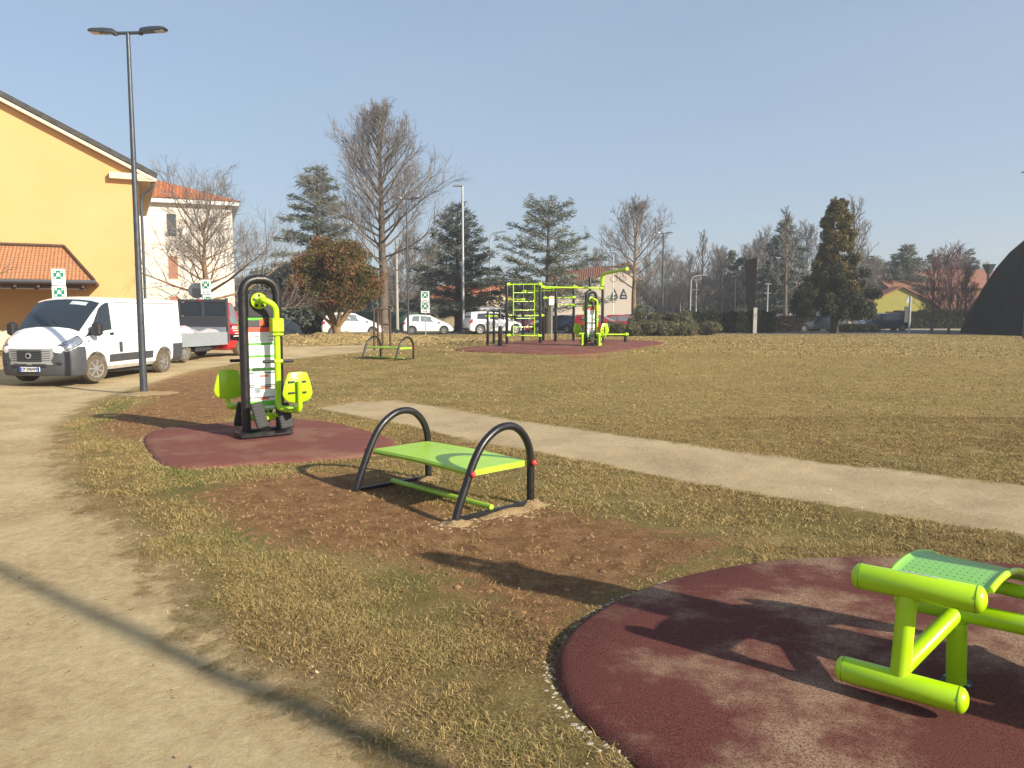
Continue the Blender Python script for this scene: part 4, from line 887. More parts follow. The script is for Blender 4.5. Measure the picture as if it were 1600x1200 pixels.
def cedar(name, loc, h, rad, label, cat='cedar', group=None, seed=1, m='cedar', nb=60, nq=170, rt=.3, base=.12, droop=.12, layer=0, power=.8, q=.20, rise=12, trunks=1, lean=0):
    rd = random.Random(seed); root = empty(name, loc, 0, label, cat, group); tb = MB(); Cs, Us, Ws, Rn = [], [], [], []
    tb.tube([(0, 0, -.1), (lean * .4, 0, h * .4), (lean * .8, 0, h * .75), (lean, 0, h * .985)], [rt * 1.2, rt * .8, rt * .35, .02], 10)
    for i in range(nb):
        f = (i + rd.random() * .8) / nb
        if layer: f = round(f * layer) / layer + rd.uniform(-.012, .012)
        f = min(max(f, 0), .985); zf = base + (1 - base) * f; z = h * zf; L = rad * ((1 - f) ** power * .96 + .05) * rd.uniform(.72, 1.12); az = i * 2.39996 + rd.uniform(-.5, .5)
        e0 = R(rise + 25 * f + rd.uniform(-8, 8)); p = Vector((lean * zf, 0, z)); d = Vector((math.cos(az) * math.cos(e0), math.sin(az) * math.cos(e0), math.sin(e0))); P = [p.copy()]; K = 6
        for k in range(K): d = (d + Vector((rd.uniform(-.08, .08), rd.uniform(-.08, .08), -droop + rd.uniform(-.05, .05)))).normalized(); p = p + d * L / K; P.append(p.copy())
        tb.tube(P, [max(.012, rt * .22 * (1 - f * .7) * (1 - k / K)) for k in range(K + 1)], 5, cap=False)
        n = max(20, int(nq * (L / rad) ** 1.2)); s_ = np.clip(rng.beta(1.6, 1.1, n), .12, 1); A = np.array(P); qi = np.minimum((s_ * K).astype(int), K - 1); fr = (s_ * K - qi)[:, None]
        B = A[qi] * (1 - fr) + A[qi + 1] * fr; side = np.array([-math.sin(az), math.cos(az), 0]); wd = L * .26 * (1.05 - s_) + .10 * rad * .6
        off = rng.uniform(-1, 1, n) * wd
        # sprays gather on side shoots
        off = off * .6 + np.sin(s_ * 24 + i) * wd * .4
        C = B + side * off[:, None] + np.stack([rng.normal(0, .05, n), rng.normal(0, .05, n), rng.normal(.02, .13, n) - np.abs(off) * .12], 1)
        out = np.array([math.cos(az), math.sin(az), 0]); U = out * .7 + side * np.sign(off)[:, None] * rng.uniform(.1, 1, n)[:, None] + np.stack([np.zeros(n), np.zeros(n), rng.normal(.05, .42, n)], 1); U /= np.linalg.norm(U, axis=1)[:, None]
        W = np.cross(U, np.array([0, 0, .6]) + rng.normal(0, .7, (n, 3))); W /= np.linalg.norm(W, axis=1)[:, None]; k_ = q * rng.uniform(.5, 1.3, n)[:, None]
        Cs.append(C); Us.append(U * k_); Ws.append(W * k_ * .15); Rn.append(np.clip(rng.uniform(0, 1, n) * .7 + .3 * rd.random(), 0, 1))
    tb.build('trunk', M['barkd'], root); quads('crown', np.concatenate(Cs), np.concatenate(Us), np.concatenate(Ws), M[m], root, np.concatenate(Rn))
    return root
def hpx(px, Yd, ytop): g = onground(px, Yd); return g, PT(px, ytop, Yd).z - g.z
# T1 bare tree in front of the white house
g, h = hpx(327, 40, 262)
bare_tree('bare_tree', g, h * .72, 'wide bare tree with low spreading boughs before the white building', rt=.26, cb=.26, env=lambda f: 5.3 * (1 - f * .5) * (.85 + .3 * math.sin(9 * f)), el=(2, 60), n1=28, n2=11, n3=7, rtw=.0075, seed=4, barkm='barkw', curl=.36, sub=.52, zig=.15, n4=4, subang=50)
# T2 tall bare tree
g, h = hpx(600, 56, 140)
bare_tree('bare_tree', g, h * .93, 'very tall bare tree, highest in the photo, behind the red leaved tree', rt=.38, cb=.28, env=lambda f: 5.6 * (1 - f ** 1.6) ** .75 * min(1, .78 + f * 1.2) + .5, el=(14, 66), n1=58, n2=12, n3=7, rtw=.009, seed=9, barkm='bark', curl=.5, sub=.46, zig=.09, subang=42, n4=4)
# T3 red and olive leaved tree
g = onground(526, 46); W_ = 166 / 1200 * 46; T3 = empty('leafy_tree', g + Vector((0, 0, -.05)), 0, 'round tree with dense reddish and olive leaves and a short forked trunk', 'leafy tree')
b = MB(); tb_r = random.Random(5)
b.tube([(0, 0, 0), (.02, 0, .4), (0, 0, .9)], [.33, .24, .26], 12)
for k in range(11):
    az = k * 2.4; e_ = R(50 + 25 * tb_r.random()); d = Vector((math.cos(az) * math.cos(e_), math.sin(az) * math.cos(e_), math.sin(e_))); p = Vector((.05 * math.cos(az), .05 * math.sin(az), .7)); P = [p.copy()]
    for j in range(5): d = (d + Vector((tb_r.uniform(-.15, .15), tb_r.uniform(-.15, .15), -.05))).normalized(); p = p + d * .62; P.append(p.copy())
    b.tube(P, [.13, .10, .075, .05, .035, .02], 7)
b.build('trunk', M['barkw'], T3)
bl = []
for k in range(120):
    a = tb_r.uniform(0, 6.28); zz = tb_r.uniform(-1, 1); q = math.sqrt(1 - zz * zz) ** .8; rr = tb_r.uniform(.3, 1)
    c = (W_ * .41 * q * math.cos(a) * rr, W_ * .41 * q * math.sin(a) * rr, 4.0 + 2.05 * zz * rr - (.5 if q > .9 else 0)); s_ = tb_r.uniform(.55, .95); bl.append((c, (s_ * 1.15, s_ * 1.15, s_ * .75)))
leaf_cloud('crown', bl, 95000, .062, M['photinia'], T3, .5, .4)
# cedars
g, h = hpx(500, 70, 262); cedar('cedar_tree', g, h, 5.2, 'grey green cedar behind the red leaved tree, left of the tall bare tree', seed=3, nb=85, nq=330, rt=.3, base=.2, droop=.10, power=.62, q=.24, rise=18)
g, h = hpx(716, 66, 322); cedar('cedar_tree', g, h, 5.7, 'dark cedar behind the white off-road car, left of the curved street lamp', seed=8, nb=100, nq=340, m='cedard', rt=.3, base=.10, droop=.06, power=.68, q=.22, rise=14)
g, h = hpx(856, 60, 316); cedar('cedar_tree', g, h, 5.6, 'layered cedar with sky gaps standing behind the climbing frame', seed=5, nb=66, nq=300, rt=.27, base=.16, droop=.05, layer=9, power=.5, q=.20, rise=16)
# right hand trees
g, h = hpx(990, 70, 316); bare_tree('bare_tree', g, h, 'bare tree with upswept twigs right behind the white gabled house', rt=.26, cb=.3, env=lambda f: 5.0 * (1 - f) ** .75 * min(1, .65 + f * 1.5) + .6, el=(18, 66), n1=28, n2=11, n3=6, rtw=.012, seed=12, curl=.45, zig=.13, sub=.5, n4=3, barkm='barkw')
g, h = hpx(1098, 88, 362); bare_tree('bare_tree', g, h, 'slender pale bare tree left of the rusty steel column', rt=.2, cb=.35, env=lambda f: 2.6 * (1 - f * .6), el=(30, 70), n1=22, n2=7, n3=5, rtw=.018, seed=15, curl=.6, zig=.16)
g, h = hpx(1222, 84, 345); cedar('cedar_tree', g, h, 5.2, 'dark bluish conifer left behind the bronze cypress', seed=21, nb=95, nq=260, m='cedard', base=.03, power=.7, q=.30, rise=5)
g, h = hpx(1226, 74, 330); bare_tree('bare_tree', g, h, 'pale bare tree in front of the dark bluish conifer', rt=.2, cb=.32, env=lambda f: 3.4 * (1 - f * .7), el=(25, 72), n1=24, n2=8, n3=5, rtw=.016, seed=23, curl=.5, zig=.15)
g, h = hpx(1330, 86, 318); bare_tree('bare_tree', g, h, 'bare tree whose twigs show right of the bronze cypress top', rt=.24, cb=.3, env=lambda f: 4.6 * (1 - f * .6), el=(25, 70), n1=26, n2=8, n3=5, rtw=.018, seed=26, curl=.5, zig=.15)
g, h = hpx(1150, 92, 386)
def blob_tree(name, g, h, blobs, n, size, m, label, cat, trunk_h, rt=.2, group=None, shell=.5, asp=.5):
    r = empty(name, g, 0, label, cat, group); b = MB(); b.tube([(0, 0, -.1), (.03, 0, trunk_h * .5), (0, 0, trunk_h)], [rt * 1.2, rt, rt * .6], 10)
    for k in range(5):
        a = k * 1.3; b.tube([(0, 0, trunk_h * .6), (math.cos(a) * rt * 3, math.sin(a) * rt * 3, trunk_h * .9), (math.cos(a) * rt * 6, math.sin(a) * rt * 6, trunk_h * 1.3)], [rt * .4, rt * .3, rt * .1], 6)
    b.build('trunk', M['barkd'], r); leaf_cloud('crown', blobs, n, size, M[m], r, asp, shell); return r
rb = random.Random(3)
def cone_blobs(h, w, n, z0=.08, pw=.7, s=(.5, 1.0)):
    out = []
    for k in range(n):
        f = rb.random() ** 1.25; z = h * (z0 + (.97 - z0) * f); rad = w * (1 - f) ** pw; a = rb.uniform(0, 6.28); q = rb.uniform(.45, 1) * rad; c = rb.uniform(*s) * (.45 + .6 * (1 - f)); out.append(((q * math.cos(a), q * math.sin(a), z), (c, c, c * .8)))
    return out
blob_tree('evergreen_tree', g, h, cone_blobs(h, 2.6, 46, .1, .35, (.8, 1.2)), 9000, .16, 'cedar', 'rounded grey green tree just left of the rusty steel column', 'evergreen tree', h * .6)
# bronze cypress: golden brown upper cone, dark low skirts
g, h = hpx(1303, 60, 307)
cone = []
for k in range(190):
    f = rb.random() ** .9; z = h * (.18 + .80 * f); rad = 2.1 * (1 - f) ** .55 * (1.0 if f > .12 else .9) + .12; a = rb.uniform(0, 6.28); q = rb.uniform(.35, 1) * rad; c = rb.uniform(.24, .46) * (.75 + .5 * (1 - f)); cone.append(((q * math.cos(a), q * math.sin(a), z), (c, c, c * 1.15)))
cy = blob_tree('cypress_tree', g, h, cone, 42000, .085, 'cypress', 'tall bronze green cypress on the right lawn with dark low skirts', 'cypress', h * .5, .26)
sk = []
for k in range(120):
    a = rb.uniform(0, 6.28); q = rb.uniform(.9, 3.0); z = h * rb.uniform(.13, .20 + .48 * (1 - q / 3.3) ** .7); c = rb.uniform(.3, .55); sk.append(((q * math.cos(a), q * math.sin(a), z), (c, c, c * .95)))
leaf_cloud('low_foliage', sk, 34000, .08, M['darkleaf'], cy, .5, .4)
g, h = hpx(1412, 96, 384); cedar('cedar_tree', g, h, 4.6, 'green conifer behind the reddish bare shrubs on the right', seed=31, nb=70, nq=220, m='cedar', base=.1, power=.6, q=.34, rise=5)
g, h = hpx(1508, 120, 391); cedar('pine_tree', g, h, 2.6, 'small thin pine top left of the black dome', 'pine', seed=33, nb=30, nq=120, m='cedard', base=.45, power=.4, q=.34, rise=0)
for k, (px, Yd, yt, R_, lab) in enumerate(((1455, 62, 410, 2.5, 'reddish bare shrub, wide, left of the yellow building gable'), (1482, 60, 405, 2.9, 'tallest reddish bare shrub in front of the yellow building'), (1508, 63, 425, 2.2, 'reddish bare shrub closest to the black dome'))):
    g, h = hpx(px, Yd, yt); bare_tree('bare_shrub', g, h, lab, 'bare shrub', 'reddish bare shrubs by the yellow building', rt=.10, cb=.06, env=lambda f, R_=R_: R_ * (1 - f * .45), el=(42, 72), n1=24, n2=9, n3=6, n4=2, rtw=.010, seed=40 + k, curl=.6, twm='twigr', barkm='twigr', zig=.12, sub=.5)
# bare tree whose twigs enter the photo on the left in front of the yellow house
g = onground(-75, 24); bare_tree('bare_tree', g, 6.6, 'bare tree at the left edge, its twigs crossing the yellow wall', rt=.14, cb=.22, env=lambda f: 2.35 * (1 - f * .4), el=(30, 70), n1=18, n2=6, n3=4, rtw=.006, seed=50, curl=.6, barkm='barkw', twm='twig')
# grey wood behind
far = [(448, 84, 440, 'bare'), (640, 74, 372, 'bare'), (672, 78, 388, 'bare'), (415, 92, 425, 'ever'), (460, 60, 425, 'ever'), (760, 100, 440, 'bare'), (930, 104, 400, 'bare'), (1010, 96, 408, 'bare'), (1040, 110, 402, 'bare'), (1062, 120, 418, 'bare'), (1118, 104, 395, 'bare'), (1180, 100, 384, 'bare'), (1135, 110, 410, 'ever'), (1258, 98, 360, 'bare'), (1350, 112, 405, 'ever'), (1385, 116, 412, 'ever'), (1370, 100, 420, 'bare'), (1340, 104, 395, 'bare'), (1440, 108, 405, 'ever'), (1475, 110, 408, 'bare'), (1535, 118, 420, 'bare'), (1090, 128, 430, 'ever'), (1560, 112, 430, 'ever'), (985, 130, 440, 'ever'), (520, 100, 420, 'bare'), (590, 96, 430, 'ever'), (690, 105, 430, 'ever'), (1052, 92, 412, 'bare'), (1076, 98, 405, 'bare'), (1128, 90, 400, 'bare'), (1164, 94, 396, 'bare'), (1190, 88, 372, 'bare'), (1362, 96, 412, 'bare'), (1392, 104, 418, 'bare'), (1420, 112, 412, 'bare'), (1460, 100, 402, 'bare'), (1500, 104, 410, 'bare'), (780, 112, 440, 'ever'), (915, 98, 415, 'bare'), (620, 88, 405, 'bare')]
fw = ['short of the two', 'pale', 'dim']
def far_label(px, kind):
    side = [(470, 'behind the leg trainer top'), (560, 'behind the red leaved tree'), (700, 'behind the white hatchbacks'), (800, 'near the curved street lamp'), (960, 'behind the white gabled house'), (1030, 'above the olive bushes'), (1075, 'right of the double headed lamp'), (1125, 'left of the rusty steel column'), (1200, 'right of the rusty steel column'), (1300, 'behind the dark bluish conifer'), (1362, 'just right of the bronze cypress'), (1420, 'between cypress and right conifer'), (1500, 'behind the reddish shrubs'), (2000, 'beside the black dome')]
    base = lambda p, k: ('far bare grey tree ' if k == 'bare' else 'far rounded evergreen ') + next(t_ for lim, t_ in side if p < lim)
    me_ = base(px, kind); same = sorted(q[0] for q in far if base(q[0], q[3]) == me_)
    return me_ if len(same) == 1 else me_ + ', ' + (['left one of two', 'right one of two'] if len(same) == 2 else (['leftmost of three', 'middle of three', 'rightmost of three'] if len(same) == 3 else ['leftmost of four', 'second from left', 'third from left', 'rightmost of four', 'furthest right'] ))[same.index(px)]
protoB = []
for px, Yd, yt, kind in far:
    g, h = hpx(px, Yd, yt)
    if kind == 'bare':
        if len(protoB) < 3:
            o = bare_tree('bare_tree', g, 10, '', rt=.2, cb=.2, env=lambda f: 3.9 * (1 - f * .55), el=(20, 70), n1=28, n2=10, n3=6, rtw=.013, sub=.52, n4=2, seed=60 + len(protoB), curl=.6, zig=.15, barkm='twig', twm='twig'); protoB.append(o)
        else: o = copy_tree(protoB[int(px) % 3])
        o.location = g; o.rotation_euler[2] = px; o.scale = (h / 10,) * 3; tag(o, far_label(px, kind), 'bare tree', 'grey trees far behind the parking area')
    else:
        blob_tree('evergreen_tree', g, h, cone_blobs(h * 1.08, 3.6, 60, .05, .28, (1.0, 1.7)), 9000, .2, 'cedar' if int(px) % 2 else 'cedard', far_label(px, kind), 'evergreen tree', h * .5, group='evergreens far behind the parking area')
# dense horizon belt of wood nobody could count
def belt(name, x0, x1, y, h0, n, m, size=.45, thick=9):
    X_ = rng.uniform(x0, x1, n); top = h0 * (.72 + .2 * np.sin(X_ * .11) + .12 * np.sin(X_ * .37 + 1) + .08 * np.sin(X_ * .9)); Zz = rng.uniform(0, 1, n) ** .8 * top; Y_ = y + rng.uniform(0, thick, n) + .0008 * X_ ** 2
    U = rdir(n); U[:, 2] = np.abs(U[:, 2]) + .4; W = np.cross(U, rdir(n)); s_ = size * rng.uniform(.4, 1.2, n)[:, None]
    return tag(quads(name, np.stack([X_, Y_, Zz], 1), U * s_, W * s_ * .3, M[m], None, rng.uniform(0, 1, n)), kind='stuff')
belt('far_wood', -75, 110, 128, 7.0, 60000, 'far', .5); belt('far_wood', -70, 110, 150, 9.0, 40000, 'far', .6)
# bushes and hedges
def bush(name, px, Yd, w, d, h, m, label, cat, n=9000, size=.06, group=None, core=True, rz=0):
    g = onground(px, Yd); r = empty(name, g, rz, label, cat, group); bl = []
    k = max(5, int(w / .55))
    for i in range(k * 3):
        c = (rb.uniform(-.5, .5) * (w - .8), rb.uniform(-.5, .5) * max(d - .6, .1), h * rb.uniform(.25, .72)); s_ = rb.uniform(.3, .5); bl.append((c, (s_ * 1.2, s_ * 1.1, min(s_, h - c[2]) * .95)))
    if name == 'hedge':
        X_ = rng.uniform(-w / 2, w / 2, n); tp = h * (.93 + .05 * np.sin(X_ * 3.1) + .04 * np.sin(X_ * 7.7)); V1 = rng.uniform(0, 1, n); face = rng.uniform(0, 1, n)
        Y_ = np.where(face < .55, -d / 2 + rng.normal(0, .05, n), rng.uniform(-d / 2, d / 2, n)); Z_ = np.where(face < .55, V1 * tp, tp * (1 - .25 * V1 ** 3)); U = rdir(n); W = np.cross(U, rdir(n)); s_ = size * 1.3 * rng.uniform(.5, 1.3, n)[:, None]
        quads('foliage', np.stack([X_, Y_, Z_], 1), U * s_, W * s_ * .6, M[m], r, rng.uniform(0, 1, n))
    else: leaf_cloud('foliage', bl, n, size, M[m], r, .5, .55)
    b = MB()
    for i in range(7): 
        x = rb.uniform(-.4, .4) * w; b.tube([(x, 0, -.05), (x + .1, 0, h * .3), (x + rb.uniform(-.3, .3), rb.uniform(-.2, .2), h * .6)], [.04, .03, .015], 6)
    b.build('stems', M['barkd'], r); return r
bush('bush', 1034, 58, 5.0, 2.6, 2.1, 'hedge', 'tall olive clipped bush right of the red cars', 'bush', 26000)
bush('bush', 1015, 54, 7.0, 2.2, 1.05, 'hedge', 'low olive hedge in front of the tall olive bush', 'hedge', 26000)
bush('bush', 1080, 56, 4.2, 2.0, 1.0, 'hedge', 'low olive bush at the right end of the low olive hedge', 'bush', 14000)
bush('hedge', 1135, 62, 7.2, 1.8, 1.75, 'darkleaf', 'dark green hedge between the olive bushes and rusty column', 'hedge', 30000)
bush('hedge', 1218, 66, 6.4, 1.2, 1.35, 'hedgeb', 'brown leafless looking hedge left of the bronze cypress', 'hedge', 24000)
bush('hedge', 1462, 76, 9.5, 1.2, 1.8, 'darkleaf', 'dark hedge under the reddish shrubs beside the dark estate car', 'hedge', 30000)
bush('bush', 1345, 62, 3.4, 1.2, .75, 'darkleaf', 'low dark bush in front of the dark estate car', 'bush', 9000)
bush('bush', 452, 58, 9, 2.2, 2.6, 'cedard', 'loose dark shrubbery behind the leg trainer, left of the red leaved tree', 'bush', 22000, .09)
# ---------------------------------------------------------------- buildings
def wallbox(b, x0, x1, y0, y1, z0, z1): return b.box((x0, y0, z0), (x1, y1, z1))
# yellow house: gable wall faces the camera
YH = empty('yellow_house', (-17.3, 36.2, 0), R(27), 'large yellow gabled house with plain wall at the left edge', 'house')
D_ = 14; b = MB(); hw = 10.5; ez = 8.0; sl = .50
V_ = [(0, 0, -.2), (0, 0, ez), (-hw, 0, ez + hw * sl), (-2 * hw, 0, ez), (-2 * hw, 0, -.2)]
b.add([Vector(v) for v in V_] + [Vector((x, D_, z)) for x, y, z in V_], [(0, 1, 2, 3, 4)[::-1], (5, 6, 7, 8, 9), (0, 5, 6, 1)[::-1], (3, 8, 9, 4)[::-1]]); b.build('wall', M['yellow'], YH, smooth=0)
b = MB(); oh = .75; f0 = -.42
def slab(b, xa, za, xb, zb, y0, y1, th):
    n = Vector((-(zb - za), 0, xb - xa)).normalized(); n = n if n.z > 0 else -n
    q = [Vector((xa, y0, za)), Vector((xb, y0, zb)), Vector((xb, y1, zb)), Vector((xa, y1, za))]; b.add(q + [v + n * th for v in q], [(3, 2, 1, 0), (4, 5, 6, 7), (0, 1, 5, 4), (1, 2, 6, 5), (2, 3, 7, 6), (3, 0, 4, 7)])
slab(b, oh, ez - oh * sl + .22, -hw, ez + hw * sl + .22, f0, D_ + .4, .22); slab(b, -2 * hw - oh, ez - oh * sl + .22, -hw, ez + hw * sl + .22, f0, D_ + .4, .22); rf = b.build('roof', M['cargrey'] if False else mat('grey_roof_edge', (.07, .068, .068), .9, spec=.2, var=.3, scale=4, bump_=.3, bscale=12), YH, smooth=0)
b = MB(); slab(b, oh, ez - oh * sl + .03, -hw, ez + hw * sl + .03, f0 + .03, D_, .13); b.build('verge_board', M['cream'], rf, smooth=0)
b = MB(); b.box((-1.15, -.36, ez - .30), (oh - .02, -.0, ez - .03)); b.box((-.0, -.36, ez - .34), (oh, D_, ez - .20)); b.build('eave_trim', M['cream'], YH, smooth=0)
b = MB(); b.tube(bez([(.62, -.2, ez - .25), (.62, -.2, ez - .55), (.12, .1, ez - .95), (.10, .1, .1)], 5), .06, 8); b.build('downpipe', M['bumper'], YH)
# porch with tiled hipped roof
pz0 = 3.25; b = MB(); x1p, x0p = -1.9, -10.5; yt_, yf = -.01, -3.4
V_ = [(x0p, yf, 2.95), (x1p, yf, 2.95), (-3.1, yt_, 4.55), (x0p, yt_, 4.55), (x1p, yt_, 2.95)]
b = MB(); b.add([Vector(v) for v in V_], [(0, 1, 2, 3), (1, 4, 2)]); V2 = [(x, y, z - .12) for x, y, z in V_]; b.add([Vector(v) for v in V2], [(3, 2, 1, 0), (2, 4, 1)])
pr = b.build('porch_roof', M['tile'], YH, smooth=0)
b = MB(); b.tube([(x0p, yf - .06, 2.90), (x1p + .06, yf - .06, 2.90), (x1p + .06, yt_, 2.90)], .085, 8); b.build('gutter', M['bumper'], pr)
b = MB(); b.tube([(x1p, yf, 3.0), (-3.1, yt_, 4.6)], .07, 8); b.tube([(-3.1, yt_ - .05, 4.6), (x0p, yt_ - .05, 4.6)], .07, 8); b.build('ridge_tiles', M['wood'], pr)
b = MB(); b.box((x0p, yf + .25, 2.58), (x1p - .3, yf + .45, 2.80)); b.build('porch_beam', M['wood'], YH, smooth=0)
for xx in (-2.35, -3.15, -3.95, -4.75, -5.55, -6.35, -7.15): b = MB(); b.box((xx, yf + .05, 2.66), (xx + .1, -.02, 2.80)); b.build('rafter', M['wood'], YH, smooth=0)
for xx in (-3.4, -7.4): b = MB(); b.box((xx, yf + .25, 0), (xx + .22, yf + .45, 2.58)); b.build('porch_post', M['wood'], YH, smooth=0)
b = MB(); b.box((x0p, -.04, .0), (x1p, -.005, .9)); b.build('plinth', M['cream'], YH, smooth=0)
# white house
WH = empty('white_house', (-20.8, 58, 0), R(22), 'white three storey building with terracotta hipped roof behind the bare tree', 'building')
wz = 9.7; b = MB(); b.box((-16, 0, -.2), (0, 11, wz)); b.build('wall', M['wallwhite'], WH, smooth=0)
b = MB(); a_ = .6; V_ = [(-16 - a_, -a_, wz + .1), (a_, -a_, wz + .1), (a_, 11 + a_, wz + .1), (-16 - a_, 11 + a_, wz + .1), (-10.5, 5.5, wz + 2.3), (-5.5, 5.5, wz + 2.3)]
b.add([Vector(v) for v in V_], [(0, 1, 5, 4), (1, 2, 5), (2, 3, 4, 5), (3, 0, 4), (3, 2, 1, 0)]); b.build('roof', M['tileo'], WH, smooth=0)
b = MB(); b.box((-16 - .5, -.5, wz - .22), (.5, 11.5, wz + .08)); b.build('cornice', M['trimwhite'], WH, smooth=0)
for (x, z, m) in ((-4.45, 7.15, 'winglass'), (-4.45, 4.1, 'shutter'), (-4.45, 1.2, 'shutter'), (-10, 7.15, 'winglass'), (-10, 4.1, 'shutter'), (-10, 1.2, 'winglass')):
    b = MB(); b.box((x - .05, -.03, z - .05), (x + .65, .05, z + 1.65)); w = b.build('window', M['cream'], WH, smooth=0); b = MB(); b.box((x, -.05, z), (x + .6, -.02, z + 1.6)); b.build('pane', M[m], w, smooth=0)
b = MB(); b.box((x, -.02, 4.0), (x, -.02, 4.0)); 
b = MB(); b.box((-16, -.025, 3.3), (0, -.005, 3.36)); b.box((-16, -.025, 6.5), (0, -.005, 6.56)); b.build('string_course', M['cream'], WH, smooth=0)
BH = empty('brown_building', (-20.0, 66, 0), 0, 'low brownish building between the white building and the leg trainer', 'building')
b = MB(); b.box((0, 0, 0), (3.2, 8, 4.7)); b.build('wall', mat('brownish_wall', (.2, .14, .12), .9, var=.2), BH, smooth=0)
b = MB(); b.add([Vector(v) for v in ((-.3, -.3, 4.7), (3.5, -.3, 4.7), (3.5, 8.3, 4.7), (-.3, 8.3, 4.7), (1.6, -.3, 5.6), (1.6, 8.3, 5.6))], [(0, 4, 5, 3)[::-1], (1, 2, 5, 4)[::-1], (0, 1, 4), (2, 3, 5), (3, 2, 1, 0)]); b.build('roof', M['tileo'], BH, smooth=0)
for z in (.9, 2.6): b = MB(); b.box((.9, -.04, z), (1.8, .02, z + 1.2)); b.build('window', M['winglass'], BH, smooth=0)
def gable_house(name, loc, rz, w, d, ez, rz_h, wall, roof, label, wins=(), ov=.4):
    """gable end on local -y"""
    r = empty(name, loc, rz, label, 'house'); b = MB(); V_ = [(-w / 2, 0, -.3), (-w / 2, 0, ez), (0, 0, rz_h), (w / 2, 0, ez), (w / 2, 0, -.3)]
    b.add([Vector(v) for v in V_] + [Vector((x, d, z)) for x, y, z in V_], [(0, 1, 2, 3, 4)[::-1] if False else (4, 3, 2, 1, 0)[::-1], (5, 6, 7, 8, 9), (0, 5, 6, 1), (3, 8, 9, 4)]); b.build('wall', wall, r, smooth=0)
    s_ = (rz_h - ez) / (w / 2); b = MB(); slab(b, w / 2 + ov, ez - ov * s_ + .02, 0, rz_h + .02, -ov, d + ov, .14); slab(b, -w / 2 - ov, ez - ov * s_ + .02, 0, rz_h + .02, -ov, d + ov, .14); b.build('roof', roof, r, smooth=0)
    return r
# white gabled house: gable faces right of camera, long tiled roof to the left
GH = empty('gabled_house', onground(989, 80), R(-6), 'white house with gable wall and long brown tiled roof behind the red car', 'house')
GH.rotation_euler[2] = R(-8)
# local: gable wall along -x from the corner (0,0), half gable rising to the right
b = MB(); gx = 8.3
V_ = [(-gx, 0, -.3), (-gx, 0, 2.9), (0, 0, 6.3), (0, 0, -.3)]; V_ = [(-gx, 0, -.3), (-gx, 0, 3.1), (-.9, 0, 6.6), (0, 0, 6.2), (0, 0, -.3)]
b.add([Vector(v) for v in V_] + [Vector((x, 9, z)) for x, y, z in V_], [(0, 1, 2, 3, 4), (9, 8, 7, 6, 5), (0, 5, 6, 1), (3, 8, 9, 4)]); b.build('wall', mat('pale_stucco', (.62, .55, .47), .9, var=.05), GH, smooth=0)
b = MB(); s_ = 3.5 / 7.4; slab(b, -gx - .4, 3.1 - .4 * s_ + .05, -.9, 6.65, -.5, 9.4, .16); slab(b, .4, 6.0, -.9, 6.65, -.5, 9.4, .16); b.build('roof', M['tileb'], GH, smooth=0)
b = MB(); V_ = [(-gx - 1.6, -.2, 3.15), (-gx + .2, -.2, 3.15), (-.9, 2.0, 6.72), (-gx - .4, 5.0, 6.2)]; b.add([Vector(v) for v in V_] + [Vector((x, y, z - .15)) for x, y, z in V_], [(0, 1, 2, 3), (7, 6, 5, 4), (0, 4, 5, 1), (3, 2, 6, 7)]); b.build('side_roof', M['tileb'], GH, smooth=0)
b = MB(); b.box((-gx - 1.4, .6, -.3), (-gx, 6, 3.1)); b.build('side_wall', mat('pale_stucco', (.45, .42, .38), .9, var=.05), GH, smooth=0)
for x in (-1.0, -1.95):
    b = MB(); b.prism([(x - .33, 3.05), (x + .33, 3.05), (x + .33, 3.35), (x, 4.1), (x - .33, 3.35)], 0, .04, Matrix.Translation((0, -.01, 0)) @ Matrix.Rotation(R(90), 4, 'X')); w = b.build('window', M['ink'], GH, smooth=0)
    b = MB(); b.prism([(x - .2, 3.15), (x + .2, 3.15), (x + .2, 3.3), (x - .2, 3.3)], 0, .02, Matrix.Translation((0, -.06, 0)) @ Matrix.Rotation(R(90), 4, 'X')); b.prism([(x - .15, 3.45), (x + .15, 3.45), (x, 3.8)], 0, .02, Matrix.Translation((0, -.06, 0)) @ Matrix.Rotation(R(90), 4, 'X')); b.build('pane', M['posterpale'], w, smooth=0)
for (x, k) in ((-1.1, .36), (-2.0, .34)):
    b = MB(); b.tube([(x + k * math.cos(t_ * .52), -.02, 5.1 + k * .9 * math.sin(t_ * .52)) for t_ in range(13)], .018, 6); b.build('vent_ring', M['shutter'], GH)
b = MB(); b.box((-6.3, -.5, .0), (-4.1, -.02, 1.5)); b.build('low_door_panel', M['cream'], GH, smooth=0)
# house with red roof behind the parallel bars
g = onground(772, 96); gable_house('red_roofed_house', g + Vector((.5, 0, 0)), R(70), 8, 8, 3.1, 4.9, M['wallcream'], M['tileo'], 'cream house with red roof partly hidden behind the dark cedar')
